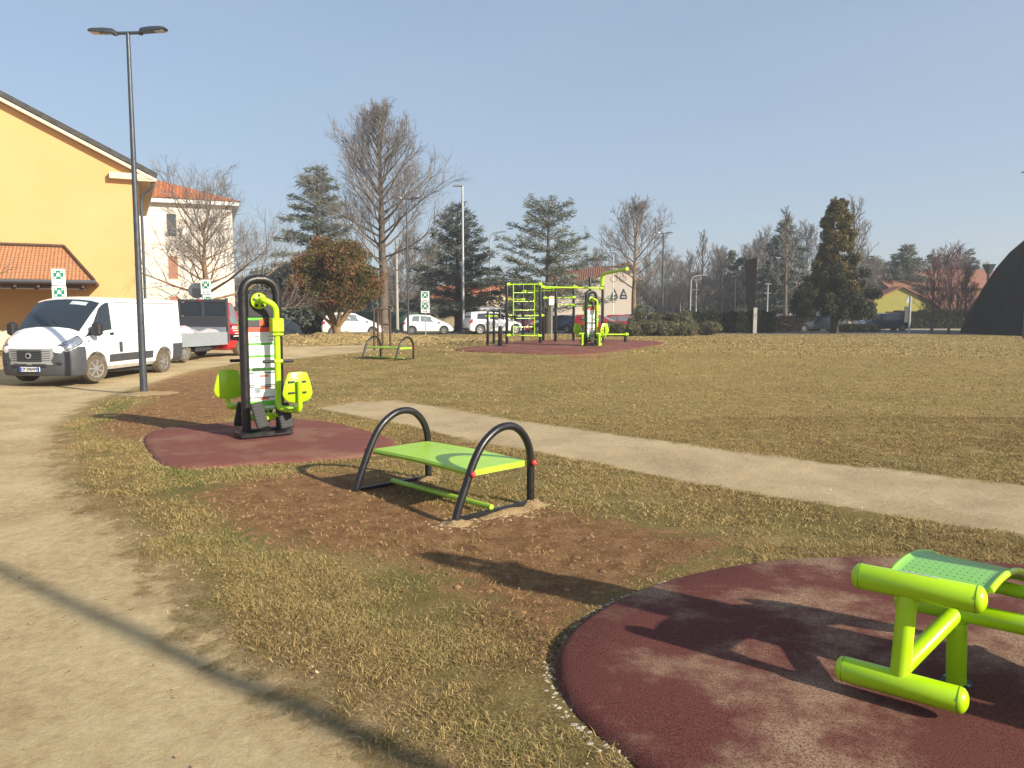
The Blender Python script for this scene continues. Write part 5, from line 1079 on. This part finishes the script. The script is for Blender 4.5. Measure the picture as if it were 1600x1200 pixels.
# yellow building on the right
g = onground(1405, 92); yb = gable_house('yellow_building', g, R(4), 11.5, 14, 2.0, 4.6, M['wallyg'], M['tileb'], 'low yellow building with brown roof left of the black dome')
b = MB(); b.box((4.2, -1, 0), (16, 8, 2.3)); b.build('side_wing', M['wallyg'], yb, smooth=0)
b = MB(); V_ = [(3.8, -1.6, 2.3), (17, -1.6, 2.3), (17, 4, 4.9), (3.8, 4, 4.9)]; b.add([Vector(v) for v in V_] + [Vector((x, y, z - .2)) for x, y, z in V_], [(0, 1, 2, 3), (7, 6, 5, 4), (0, 4, 5, 1)]); b.build('side_roof', M['tileb'], yb, smooth=0)
g = onground(1540, 100); tb2 = gable_house('tall_yellow_building', g, R(95), 9, 16, 4.7, 7.0, M['wallyg'], M['tileb'], 'taller yellow building with brown roof directly behind the black dome')
b = MB(); b.prism([(-.25, 0), (.25, 0), (.7, 1.3), (-.7, 1.3)], -.4, .4, Matrix.Translation((-3, 0, 6.2)) @ Matrix.Rotation(R(90), 4, 'X')); 
# long green fence behind the parking area
def fence(name, x0, x1, y, h, m, label, cat='fence', step=2.5, slope=0):
    r = empty(name, (x0, y, 0), math.atan2(slope, 1), label, cat); L = x1 - x0; b = MB(); b.box((0, -.01, .05), (L, .01, h)); b.build('panel', m, r, smooth=0)
    k = 0
    while k * step <= L: b = MB(); b.box((k * step - .05, -.05, 0), (k * step + .05, .05, h + .08)); b.build('post', M['concrete'], r, smooth=0); k += 1
fence('fence', -30, -9, 74, 1.7, M['fence'], 'green screen fence behind the white cars on the left')
fence('fence', 26, 36, 79, 1.5, M['bumper'], 'dark fence between the bronze cypress and the dark estate car')
# concrete posts, direction posts at the right
for px, Yd, yt, lab in ((1326, 70, 484, 'pale concrete post right of the cypress trunk, left one'), (1338, 70, 484, 'pale concrete post right of the cypress trunk, middle one'), (1316, 64, 482, 'thicker pale post directly right of the cypress trunk')):
    g, h = hpx(px, Yd, yt); b = MB(); b.box((-.12, -.12, 0), (.12, .12, h), bev=.02); o = b.build('concrete_post', M['concrete'], loc=g); tag(o, lab, 'post', 'pale posts beside the cypress')
g, h = hpx(1420, 60, 463); r = empty('sign_post', g, 0, 'dark post with stacked narrow sign boards beside the dark estate car', 'sign post'); b = MB(); b.tube([(0, 0, 0), (0, 0, h)], .09, 10); b.build('post', M['galv'], r)
b = MB(); b.box((-.42, -.04, .85), (-.1, .04, 2.1), bev=.02); b.box((-.45, -.05, 1.1), (-.08, .05, 1.2)); b.build('sign_board', M['bumper'], r); b = MB(); b.prism([(-.35, h - .5), (-.05, h - .5), (-.2, h + .05)], -.03, .03, Matrix.Rotation(R(90), 4, 'X')); b.build('warning_triangle', M['galv'], r)
# rusty steel column
g, h = hpx(1172, 60, 403); r = empty('steel_column', g, 0, 'tall twisted rusty steel column rising behind the dark hedge', 'monument')
b = MB(); V_ = []
for (z, xl, xr) in ((0, -.30, .22), (h * .25, -.12, .25), (h * .42, -.38, .30), (h * .6, -.40, .30), (h * .85, -.50, .30), (h * .955, -.52, .30), (h, .05, .32)): V_ += [(xl, -.15, z), (xr, -.2, z), (xr + .05, .2, z), (xl + .05, .2, z)]
b.add([Vector(v) for v in V_], [(i * 4 + j, i * 4 + (j + 1) % 4, i * 4 + 4 + (j + 1) % 4, i * 4 + 4 + j) for i in range(6) for j in range(4)] + [(24, 25, 26, 27)]); b.build('shaft', M['rust'], r, smooth=0)
b = MB(); b.box((.12, -.35, 0), (.40, -.1, 2.0)); b.build('stone_pier', M['concrete'], r, smooth=0)
# black dome
dr = 8.2; g = PT(1527, 488, 58); dm = empty('black_dome', (g.x + dr, 58, 0), 0, 'huge black domed tent cut by the right edge of the photo', 'dome')
b = MB(); b.lathe([(8.3, -.3), (8.2, 0), (8.0, .6), (7.45, 2.0), (6.8, 3.5), (5.95, 5.1), (5.1, 6.3), (4.0, 7.4), (2.8, 8.2), (1.6, 8.8), (.6, 9.05), (.02, 9.1)], 40); b.build('shell', M['dome'], dm, smooth=60)
prof = [(8.2, 0), (8.0, .6), (7.45, 2.0), (6.8, 3.5), (5.95, 5.1), (5.1, 6.3), (4.0, 7.4), (2.8, 8.2), (1.6, 8.8)]
for a in range(190, 350, 22):
    b = MB(); b.tube([((q + .03) * math.cos(R(a)), (q + .03) * math.sin(R(a)), z) for q, z in prof], .07, 6); b.build('rib', M['dome'], dm)
b = MB(); b.box((-3.9, -7.95, 0), (-2.2, -6.6, 2.3)); b.build('entrance', M['rust'], dm, smooth=0)
g = PT(1545, 421, 70); r = empty('roof_cowl', (g.x, 70, 0), 0, 'dark funnel shaped chimney cowl left of the dome top', 'cowl'); b = MB(); b.tube([(0, 0, 0), (0, 0, g.z - .4)], .12, 8); b.build('flue', M['bumper'], r); b = MB(); b.lathe([(.2, 0), (.62, .85), (.6, .85), (0, .8)], 6, Matrix.Translation((0, 0, g.z - .4))); b.build('cowl', M['cargrey'], r)
# grass tuft piles and the wire mesh drum near the mound
g = onground(446, 52); b = MB(); b.lathe([(1.1, 0), (1.05, .4), (.8, .85), (.4, 1.1), (.02, 1.2)], 16); tag(b.build('mesh_hoop', mat('grey_mesh', (.16, .19, .2), .8, var=.3, scale=4), loc=g), 'grey mesh hoop tent beside the leg trainer, behind the earth mound', 'hoop tent')
# ---------------------------------------------------------------- vehicles
class Loft:
    """car shell: stations (x, halfwidth, z_bottom, z_belt, z_top, roof halfwidth, crown)"""
    def __init__(s, st): s.st = sorted(st)
    def at(s, x):
        st = s.st; x = min(max(x, st[0][0]), st[-1][0])
        for i in range(len(st) - 1):
            if st[i][0] <= x <= st[i + 1][0] + 1e-9:
                u = (x - st[i][0]) / max(1e-9, st[i + 1][0] - st[i][0]); return [a + (b - a) * u for a, b in zip(st[i], st[i + 1])]
    def sec(s, x):
        _, w, zb, zl, zt, wr, cr = s.at(x); h = zl - zb
        P = [(w * .86, zb), (w * .97, zb + .10 * h), (w, zb + .38 * h), (w * .995, zb + .72 * h), (w * .955, zl), (wr, zt), (wr * .72, zt + cr * .62), (wr * .36, zt + cr * .92), (0, zt + cr)]
        return P + [(-y, z) for y, z in P[-2::-1]]
    def pt(s, x, q):
        P = s.sec(x); i = min(int(q), len(P) - 2); u = q - i; return Vector((x, P[i][0] * (1 - u) + P[i + 1][0] * u, P[i][1] * (1 - u) + P[i + 1][1] * u))
    def nrm(s, x, q):
        e = .02; x0, x1 = max(x - e, s.st[0][0]), min(x + e, s.st[-1][0]); a = s.pt(x1, q) - s.pt(x0, q); q0, q1 = max(0, q - .05), min(15.99, q + .05); b_ = s.pt(x, q1) - s.pt(x, q0)
        n = a.cross(b_); n = n.normalized() if n.length > 1e-9 else Vector((0, 0, 1)); c = s.pt(x, q) - Vector((x, 0, .8)); return n if n.dot(c) > 0 else -n
    def shell(s, name, m, parent, xs=None, cuts=()):
        xs = xs or sorted(set([t_[0] for t_ in s.st])); V = []; n = 17
        for x in xs: V += [Vector((x, y, z)) for y, z in s.sec(x)]
        F = [(i * n + j, i * n + j + 1, (i + 1) * n + j + 1, (i + 1) * n + j) for i in range(len(xs) - 1) for j in range(n - 1)] + [((i) * n + n - 1, i * n, (i + 1) * n, (i + 1) * n + n - 1) for i in range(len(xs) - 1)]
        F += [tuple(range(n))[::-1], tuple(range((len(xs) - 1) * n, len(xs) * n))]; b = MB(); b.add(V, F); o = b.build(name, m, None, smooth=28)
        cs = []
        for (cx, cy, cz, r_, wd) in cuts:
            c = MB(); c.tube([(cx, cy - wd, cz), (cx, cy + wd, cz)], r_, 28); cs.append(c.build('cut', m))
        if cs: 
            bm = __import__('bmesh').new(); bm.from_mesh(o.data); __import__('bmesh').ops.recalc_face_normals(bm, faces=bm.faces); bm.to_mesh(o.data); bm.free()
            boolean_cut(o, cs); o.data.set_sharp_from_angle(angle=R(28))
        o.parent = parent; return o
    def patch(s, name, c, m, parent, off=.006, n=8, k=6, mirror=False, th=0):
        """four (x, q) corners round the patch"""
        for side in ((0, 1) if mirror else (0,)):
            b = MB(); V = []
            for i in range(n + 1):
                for j in range(k + 1):
                    u, v = i / n, j / k; x = (c[0][0] * (1 - u) + c[1][0] * u) * (1 - v) + (c[3][0] * (1 - u) + c[2][0] * u) * v; q = (c[0][1] * (1 - u) + c[1][1] * u) * (1 - v) + (c[3][1] * (1 - u) + c[2][1] * u) * v
                    p = s.pt(x, q) + s.nrm(x, q) * off; V.append(Vector((p.x, -p.y, p.z)) if side else p)
            F = [(i * (k + 1) + j, (i + 1) * (k + 1) + j, (i + 1) * (k + 1) + j + 1, i * (k + 1) + j + 1) for i in range(n) for j in range(k)]
            b.add(V, F); o = b.build(name, m, parent, smooth=60)
        return o
def wheel(parent, x, y, r_, w, steer=0, tyre='tyreb', name='wheel'):
    sgn = 1 if y > 0 else -1; Mx = Matrix.Translation((x, y, r_)) @ Matrix.Rotation(R(steer), 4, 'Z') @ Matrix.Rotation(R(-90) * sgn, 4, 'X')   # local z points outwards
    b = MB(); b.lathe([(r_ * .62, -w), (r_ * .9, -w), (r_, -w * .85), (r_, -w * .12), (r_ * .96, 0), (r_ * .68, .004), (r_ * .64, -.02)], 28, Mx); o = b.build(name, M[tyre], parent)
    b = MB(); b.lathe([(0, -.05), (r_ * .66, -.045), (r_ * .66, -.005), (r_ * .60, -.008), (r_ * .57, -.03), (r_ * .2, -.02), (r_ * .18, .0), (0, .002)], 24, Mx)
    for k in range(7):
        a = k * 2 * math.pi / 7; b.box((r_ * .15, -.022, -.03), (r_ * .60, .022, -.008), Mx @ Matrix.Rotation(a, 4, 'Z'))
    b.build('rim', M['rim'], o)
    return o
def make_car(loc, yaw, L, Wd, H, paint, label, cat='car', kind='hatch', group='cars parked behind the lawn', roofbox=False, glass='glass', full=True):
    r = empty('parked_car', loc, yaw, label, cat, group); w = Wd / 2; h = L / 2; be = H * .60
    if kind == 'suv': rr, rf, hb, hf, hz_ = .05, .60, .74, .97, H * .60
    elif kind == 'estate': rr, rf, hb, hf, hz_ = .10, .56, .73, .96, H * .60
    elif kind == 'sedan': rr, rf, hb, hf, hz_ = .26, .56, .73, .96, H * .60
    else: rr, rf, hb, hf, hz_ = .10, .54, .80, .965, H * .62
    X = lambda f: -h + L * f
    st = [(X(0), w * .80, .38, be * .72, be * .78, w * .72, .02), (X(.012), w * .92, .26, be * .9, be * .96, w * .80, .03)]
    if kind == 'sedan': st += [(X(.03), w * .97, .22, be, be + .06, w * .82, .03), (X(.12), w, .2, be, be + .10, w * .82, .03)]
    else: st += [(X(.028), w * .97, .22, be, be + .05, w * .85, .03)]
    st += [(X(rr), w, .2, be, H * .93, w * .70, .03), (X(rr + .08), w, .2, be, H * .965, w * .72, .035), (X((rr + rf) / 2), w, .2, be * .985, H * .975, w * .74, .035), (X(rf), w, .2, be * .97, H * .93, w * .73, .04),
           (X(hb), w * .985, .2, be * .94, be * .97 + .05, w * .78, .05), (X(hf - .06), w * .94, .2, be * .80, be * .84, w * .72, .05), (X(hf), w * .86, .22, be * .62, be * .66, w * .66, .04), (X(1), w * .68, .28, be * .45, be * .5, w * .55, .02)]
    lf = Loft(st); xr, xf = X(.185), X(.815); wr_ = .31 if kind != 'suv' else .37
    lf.shell('body', M[paint], r, cuts=[(x, sy * (w - .05), wr_ + .01, wr_ * 1.17, .19) for x in (xr, xf) for sy in (-1, 1)])
    lf.patch('windscreen', [(X(rf + .015), 5.08), (X(hb - .012), 5.12), (X(hb - .012), 10.88), (X(rf + .015), 10.92)], M[glass], r, k=14)
    if kind == 'sedan': lf.patch('rear_window', [(X(rr - .12), 5.15), (X(rr - .01), 5.12), (X(rr - .01), 10.88), (X(rr - .12), 10.85)], M[glass], r, k=14)
    else: lf.patch('rear_window', [(X(.034), 5.10), (X(rr - .012), 5.10), (X(rr - .012), 10.90), (X(.034), 10.90)], M[glass], r, k=14)
    xm = X((rr + rf) / 2 + .02)
    lf.patch('side_window', [(X(rr + .02 + (.06 if kind != 'sedan' else 0)), 4.15), (xm - .05, 4.12), (xm - .05, 4.86), (X(rr + .10), 4.82)], M[glass], r, mirror=True)
    lf.patch('side_window', [(xm + .05, 4.12), (X(hb - .045), 4.12), (X(rf + .02), 4.86), (xm + .05, 4.86)], M[glass], r, mirror=True)
    lf.patch('door_seam', [(xm - .008, 1.2), (xm + .008, 1.2), (xm + .008, 4.1), (xm - .008, 4.1)], M['bumper'], r, off=.003, n=1, mirror=True)
    lf.patch('tail_light', [(X(.006), 3.1), (X(.055), 3.3), (X(.06), 4.2), (X(.016), 4.3)], M['taillight'], r, mirror=True)
    lf.patch('headlight', [(X(hf - .10), 3.5), (X(.982), 2.9), (X(.975), 4.6), (X(hf - .08), 4.25)], M['chrome'], r, mirror=True)
    b = MB(); b.box((-h - .03, -w * .74, .30), (-h + .10, w * .74, .46), bev=.03); b.build('rear_bumper', M['bumper'] if kind != 'x' else M[paint], r)
    b = MB(); b.box((h - .12, -w * .6, .26), (h + .02, w * .6, .42), bev=.03); b.build('grille', M['blackmat'], r)
    b = MB(); b.box((-h - .045, -.25, .52), (-h + .02, .25, .63)); b.build('number_plate', M['platewhite'], r)
    for sy in (-1, 1):
        b = MB(); xx = X(hb - .05); b.box((xx - .06, min(sy * w, sy * (w + .16)), be + .0), (xx + .08, max(sy * w, sy * (w + .16)), be + .13), bev=.03); b.build('wing_mirror', M[paint], r)
        for x in (xr, xf): wheel(r, x, sy * (w - .015), wr_, .2)
    if roofbox:
        for xx in (-.9, .35): b = MB(); b.box((xx, -.6, H * .985), (xx + .06, .6, H + .04)); b.build('roof_bar', M['ink'], r)
        b = MB(); b.box((-1.35, -.45, H + .04), (.75, .45, H + .34), bev=.12); b.build('roof_box', M['cargrey'] if False else M['silver'], r)
    return r
def place_car(pxc, Yd, yaw, *a, **k): return make_car(onground(pxc, Yd), R(yaw), *a, **k)
place_car(551, 55, 14, 4.3, 1.8, 1.66, 'white', 'white family car partly hidden behind the trunk of the red leaved tree', kind='hatch', glass='glassL')
place_car(669, 58, 6, 3.75, 1.66, 1.50, 'white', 'small white hatchback behind the thin assembly sign', glass='glassL')
place_car(772, 59.5, 22, 4.6, 1.86, 1.74, 'white', 'white off-road car with a roof box behind the short black posts', 'off-road car', kind='suv', roofbox=True)
place_car(817, 66, -100, 3.9, 1.7, 1.46, 'carred', 'red car tail seen through the lower rungs of the ladder')
place_car(833, 69, 176, 4.2, 1.75, 1.5, 'silver', 'silver grey car behind the ladder of the climbing frame')
place_car(868, 62, 158, 3.9, 1.7, 1.45, 'navy', 'dark blue car between the posts right of the ladder')
place_car(905, 66, 170, 4.3, 1.75, 1.5, 'cargrey', 'dark grey car left of the red car behind the climbing frame', kind='estate')
place_car(937, 59, -22, 4.0, 1.74, 1.50, 'carred', 'bright red car directly behind the distant leg trainer', glass='glassL')
place_car(978, 65, -16, 4.0, 1.72, 1.48, 'carred', 'second red car, half behind the low olive hedge', glass='glassL')
place_car(1000, 71, -30, 4.2, 1.75, 1.5, 'navy', 'dark car behind the second red car and olive bush', kind='estate')
place_car(1376, 68, 178, 4.7, 1.85, 1.62, 'navy', 'dark blue estate car parked right of the cypress', 'estate car', kind='estate')
place_car(1276, 66, 174, 4.0, 1.75, 1.5, 'cargrey', 'small dark car half hidden behind the cypress trunk')
place_car(1195, 72, 2, 4.3, 1.75, 1.62, 'silver', 'silver car whose roof shows over the brown hedge', kind='estate')
# ---- delivery van and flatbed truck share a cab shape
def van_stations(x0, xt=1.0, H=2.10):
    return [(x0, .98, .34, 1.28, H - .06, .90, .05), (x0 + .06, 1.015, .30, 1.29, H, .93, .07), (xt - .35, 1.02, .28, 1.29, H, .93, .075), (xt - .02, 1.02, .28, 1.27, H - .05, .90, .09), (xt + .10, 1.02, .28, 1.26, H - .11, .885, .10),
            (1.45, 1.015, .28, 1.20, 1.70, .875, .13), (1.90, 1.005, .28, 1.13, 1.28, .86, .12), (1.955, 1.0, .28, 1.12, 1.25, .855, .12), (1.965, 1.0, .74, 1.12, 1.245, .855, .12), (2.12, .975, .74, 1.08, 1.17, .83, .10), (2.28, .92, .74, 1.01, 1.07, .78, .08), (2.38, .85, .74, .95, 1.00, .72, .06), (2.45, .74, .74, .90, .94, .62, .04), (2.475, .60, .76, .86, .89, .50, .03)]
def cab_details(r, lf, paint, plate, steer=0, tyre='tyre'):
    lf.patch('windscreen', [(1.10, 5.05), (1.90, 5.05), (1.90, 10.95), (1.10, 10.95)], M['glass'], r, off=.008, n=10, k=18)
    lf.patch('sun_strip', [(1.16, 6.1), (1.27, 6.1), (1.27, 7.5), (1.16, 7.5)], M['posterpale'], r, off=.011, n=2, k=4)
    lf.patch('door_window', [(.82, 4.04), (1.88, 4.05), (1.22, 4.93), (.84, 4.93)], M['glass'], r, off=.007, mirror=True)
    lf.patch('quarter_window_bar', [(1.42, 4.04), (1.45, 4.04), (1.24, 4.90), (1.21, 4.90)], M['bumper'], r, off=.011, n=1, mirror=True)
    lf.patch('headlight_surround', [(1.96, 3.0), (2.38, 2.1), (2.43, 5.1), (2.0, 4.7)], M['bumper'], r, off=.004, mirror=True)
    lf.patch('headlight', [(2.00, 3.2), (2.36, 2.3), (2.40, 4.9), (2.04, 4.5)], M['chrome'], r, off=.008, mirror=True)
    for (xa, q0, q1) in ((.70, .4, 4.95), (1.86, 1.0, 4.0)): lf.patch('door_seam', [(xa, q0), (xa + .012, q0), (xa + .012, q1), (xa, q1)], M['bumper'], r, off=.003, n=1, k=14, mirror=True)
    lf.patch('door_handle', [(.78, 3.62), (.93, 3.62), (.93, 3.86), (.78, 3.86)], M['blackmat'], r, off=.02, mirror=True)
    lf.patch('bonnet_seam', [(2.02, 4.75), (2.36, 4.75), (2.36, 4.80), (2.02, 4.80)], M['bumper'], r, off=.003, n=6, k=1, mirror=True)
    # wrap round bumper
    out = [(1.93, 1.03), (2.12, 1.005), (2.30, .93), (2.43, .80), (2.50, .58), (2.535, .30), (2.545, 0)]; ol = out + [(x, -y) for x, y in out[-2::-1]] + [(1.93, -.7), (1.93, .7)][:0]
    b = MB(); V = []; lv = ((.22, -.05), (.28, -.01), (.42, .0), (.60, .01), (.72, 0), (.80, -.02), (.86, -.05)); n = len(ol)
    for z, o_ in lv: V += [Vector((x + o_ * (x > 2.2), y * (1 + o_ * .5), z + (.06 if abs(y) > .6 and z > .7 else 0))) for x, y in ol]
    F = [(i * n + j, i * n + j + 1, (i + 1) * n + j + 1, (i + 1) * n + j) for i in range(len(lv) - 1) for j in range(n - 1)]; 
    b.add(V, F); ti = (len(lv) - 1) * n; b.f += [tuple(range(n))[::-1], tuple(range(ti, ti + n))]; bp_ = b.build('bumper', M['bumper'], r, smooth=35)
    g_ = [(2.49, .52), (2.555, .30), (2.565, 0), (2.555, -.30), (2.49, -.52)]
    b = MB(); b.prism([(x + .012, y * 1.12) for x, y in g_] + [(2.40, -.5), (2.40, .5)], .50, .885); gr = b.build('grille_surround', M['silver'], bp_, smooth=0)
    b = MB(); b.prism([(x + .020, y) for x, y in g_] + [(2.42, -.48), (2.42, .48)], .57, .85); gi = b.build('grille', M['ink'], bp_, smooth=0)
    for k in range(5):
        b = MB(); b.tube([(x + .028, y * .98, .60 + .055 * k) for x, y in g_], .010, 6); b.build('grille_bar', M['bumper'], bp_)
    b = MB(); b.lathe([(0, 0), (.075, 0), (.07, .012), (0, .016)], 20, Matrix.Translation((2.595, 0, .715)) @ Matrix.Rotation(R(90), 4, 'Y')); eb = b.build('badge', M['galv'], bp_); b = MB(); b.lathe([(0, 0), (.05, 0), (.0, .004)], 20, Matrix.Translation((2.608, 0, .715)) @ Matrix.Rotation(R(90), 4, 'Y')); b.build('badge_field', M['rust'], bp_)
    b = MB(); b.box((2.50, -.42, .46), (2.575, .42, .52)); b.build('lower_grille', M['ink'], bp_, smooth=0)
    b = MB(); b.box((2.555, -.26, .335), (2.585, .26, .445)); pl = b.build('number_plate', M['platewhite'], r, smooth=0); b = MB(); b.box((2.5852, .215, .338), (2.588, .26, .442)); b.box((2.5852, -.26, .338), (2.588, -.215, .442)); b.build('plate_band', M['plateblue'], pl, smooth=0)
    text(plate, .095, Matrix.Translation((2.587, 0, .39)) @ Matrix.Rotation(R(90), 4, 'Z') @ Matrix.Rotation(R(90), 4, 'X'), M['ink'], pl, bold=.002)
    for sy in (-1, 1):
        b = MB(); b.box((2.44, sy * .70 - .07, .50), (2.50, sy * .70 + .07, .56), bev=.01); b.build('bumper_slot', M['ink'], bp_)
        Mm = Matrix.Translation((1.66, sy * 1.16, 1.34)) @ Matrix.Rotation(R(8 * sy), 4, 'Z'); b = MB(); b.box((-.10, -.11, -.17), (.09, .11, .17), Mm, bev=.05); b.build('wing_mirror', M['blackmat'], r); b = MB(); b.tube([(1.66, sy * .98, 1.24), (1.66, sy * 1.10, 1.26)], .05, 8); b.build('mirror_arm', M['blackmat'], r)
        wheel(r, 1.52, sy * .995, .345, .23, steer, tyre)
    for (y0, y1) in ((.55, .02), (-.15, -.62)):
        p0 = lf.pt(1.91, 8 - y0 * 2) + Vector((0, 0, .02)); p1 = lf.pt(1.72, 8 - y1 * 2) + Vector((.02, 0, .03)); b = MB(); b.tube([p0, p1], .012, 6); b.build('wiper', M['ink'], r)
vlo = G(152, 599); vre = G(259, 584)
hd = (vlo - vre); vy = math.atan2(hd.y, hd.x); print('van heading', math.degrees(vy), hd.length)
VN = empty('delivery_van', (0, 0, 0), R(-97), 'white delivery van with grey bumper parked on the dirt path behind the lamp', 'van')
VN.scale = (.965,) * 3; cl = Matrix.Rotation(R(-97), 4, 'Z') @ Vector((1.52 * .965, .99 * .965, 0)); VN.location = (vlo.x - cl.x + .0, vlo.y - cl.y, hzs(vlo.x, vlo.y + 1.5) - .0)
lf = Loft(van_stations(-2.48)); lf.shell('body', M['white'], VN, cuts=[(x, sy * .95, .36, .42, .22) for x in (-1.48, 1.52) for sy in (-1, 1)])
cab_details(VN, lf, 'white', 'CP 596WF', steer=-14)
for sy in (-1, 1): wheel(VN, -1.48, sy * .995, .345, .23, 0, 'tyre')
lf.patch('side_moulding', [(-.92, 1.35), (1.02, 1.35), (1.02, 2.05), (-.92, 2.05)], M['bumper'], VN, off=.012, mirror=True)
lf.patch('rear_corner_trim', [(-2.47, .2), (-1.93, .2), (-1.93, 2.5), (-2.47, 2.5)], M['bumper'], VN, off=.014, mirror=True)
lf.patch('panel_seam', [(-.55, .5), (-.542, .5), (-.542, 4.9), (-.55, 4.9)], M['silver'], VN, off=.002, n=1, k=14, mirror=True)
lf.patch('panel_seam', [(-2.3, 3.86), (.62, 3.86), (.62, 3.90), (-2.3, 3.90)], M['silver'], VN, off=.003, n=16, k=1, mirror=True)
lf.patch('panel_seam', [(-2.2, 4.88), (.60, 4.88), (.60, 4.91), (-2.2, 4.91)], M['silver'], VN, off=.003, n=16, k=1, mirror=True)
lf.patch('fuel_flap', [(.46, 2.15), (.60, 2.15), (.60, 2.95), (.46, 2.95)], M['bumper'], VN, off=.006)
lf.patch('side_repeater', [(1.72, 3.5), (1.80, 3.5), (1.80, 3.64), (1.72, 3.64)], M['bumper'], VN, off=.008, mirror=True)
b = MB(); b.box((-2.54, -.9, .3), (-2.46, .9, .5), bev=.02); b.build('rear_bumper', M['bumper'], VN)
b = MB(); b.box((-2.2, -.75, .2), (2.2, .75, .42)); b.build('chassis', M['ink'], VN, smooth=0)
b = MB(); b.tube([(1.15, 0, 2.14), (.95, -.02, 2.32)], .006, 6); b.build('aerial', M['ink'], VN)
# truck
TK = empty('flatbed_truck', (0, 0, 0), R(74), 'red flatbed truck with open grey bed parked behind the white van', 'truck')
rw = G(290, 566); x0t = rw.x; rl = Matrix.Rotation(R(76), 4, 'Z') @ Vector((-1.9, -.98, 0)); TK.rotation_euler[2] = R(76); TK.scale = (.92,) * 3; rl = rl * .92; TK.location = (rw.x - rl.x, rw.y - rl.y, hzs(-10.7, 27) - .02)
lf2 = Loft(van_stations(.62, 1.05, 2.14)); lf2.shell('cab', M['carred'], TK, cuts=[(1.52, sy * .95, .36, .42, .22) for sy in (-1, 1)])
cab_details(TK, lf2, 'carred', 'DK 418', 0)
for k_ in [o for o in scene.objects if o.parent == TK and o.name.startswith('door_window')]: k_.data.materials[0] = M['glassL']
lf2.patch('door_moulding', [(.72, 2.0), (1.85, 2.0), (1.85, 2.7), (.72, 2.7)], M['rust'], TK, off=.006, mirror=True)
for sy in (-1, 1): wheel(TK, -1.9, sy * .98, .345, .26, 0, 'tyre')
b = MB(); b.box((-2.9, -.45, .40), (2.2, .45, .56)); b.build('chassis', M['ink'], TK, smooth=0)
b = MB(); b.box((-1.25, -.95, .30), (-.35, -.45, .56), bev=.04); b.build('tool_box', M['ink'], TK)
b = MB(); b.box((-2.95, -1.03, .58), (.50, 1.03, .66)); b.build('bed_floor', M['ink'], TK, smooth=0)
for (lo, hi) in (((-2.95, -1.06, .52), (.50, -1.03, 1.0)), ((-2.95, 1.03, .52), (.50, 1.06, 1.0)), ((-2.98, -1.06, .52), (-2.95, 1.06, 1.0))): b = MB(); b.box(lo, hi); b.build('drop_side', M['alu'], TK, smooth=0)
b = MB(); b.box((.50, -1.08, .60), (.58, -1.0, 2.28)); b.box((.50, 1.0, .60), (.58, 1.08, 2.28)); b.box((.50, -1.0, 2.14), (.58, 1.0, 2.24)); b.box((.50, -1.0, 1.18), (.58, 1.0, 1.60)); b.box((.50, -.06, 1.60), (.58, .06, 2.14)); hb_ = b.build('headboard', M['bumper'], TK, smooth=0)
b = MB(); b.box((.53, -1.0, 1.61), (.55, 1.0, 2.13)); b.build('mesh_window', M['glass'], hb_, smooth=0)
b = MB(); b.box((.485, .03, 2.165), (.498, .19, 2.21)); b.build('brake_light', M['taillight'], hb_, smooth=0)
b = MB(); b.box((.46, -1.0, .66), (.495, 1.0, 1.18)); b.build('bed_front', M['alu'], TK, smooth=0)
Tx = Matrix.Translation((1.28, -1.028, 1.14)) @ Matrix.Rotation(R(90), 4, 'X'); text('ADS SPORT', .17, Tx, M['trimwhite'], TK, bold=.004)
for k, wd in ((1, .74), (2, .5), (3, .68)): b = MB(); b.box((1.28 - wd / 2, -1.034, 1.12 - .105 * k), (1.28 + wd / 2, -1.024, 1.15 - .105 * k)); b.build('lettering_line', M['trimwhite'], TK, smooth=0)
Wt = Matrix.Translation(TK.location) @ Matrix.Rotation(R(76), 4, 'Z')
b = MB(); rbb = random.Random(4)
b.ball((0, 0, 0), (.42, .34, .28), 16); b.v = [(x * (1 + .08 * math.sin(9 * z + 5 * y)), y * (1 + .1 * math.sin(8 * x)), z * (1 + .12 * math.sin(7 * x + 4 * y))) for x, y, z in b.v]
tag(b.build('sack', M['pink'], loc=Wt @ Vector((-1.5, -.55, .88)), smooth=70), 'bulging pink and white sack lying in the truck bed', 'sack')
b = MB(); b.tube([(-1.3 + .28 * i, -.15 * math.sin(i * 1.1), .02 + .07 * math.sin(i * 1.9) ** 2) for i in range(9)], [.10, .15, .12, .17, .13, .10, .15, .12, .07], 10)
o = b.build('tarpaulin', M['bag'], loc=Wt @ Vector((-.6, -.62, .84)), smooth=70); o.rotation_euler[2] = R(76); tag(o, 'crumpled grey tarpaulin along the side of the truck bed', 'tarpaulin')
# ---------------------------------------------------------------- haze
hzv = MB(); hzv.box((-420, -30, -2), (420, 520, 42)); hm = bpy.data.materials.new('haze_air'); hm.use_nodes = True; ht = hm.node_tree; ht.nodes.remove(ht.nodes['Principled BSDF'])
pv = ht.nodes.new('ShaderNodeVolumePrincipled'); pv.inputs['Color'].default_value = (.86, .90, .96, 1); pv.inputs['Density'].default_value = .0011; pv.inputs['Anisotropy'].default_value = .2
ht.links.new(pv.outputs[0], ht.nodes['Material Output'].inputs['Volume']); tag(hzv.build('haze', hm, smooth=0), kind='stuff')
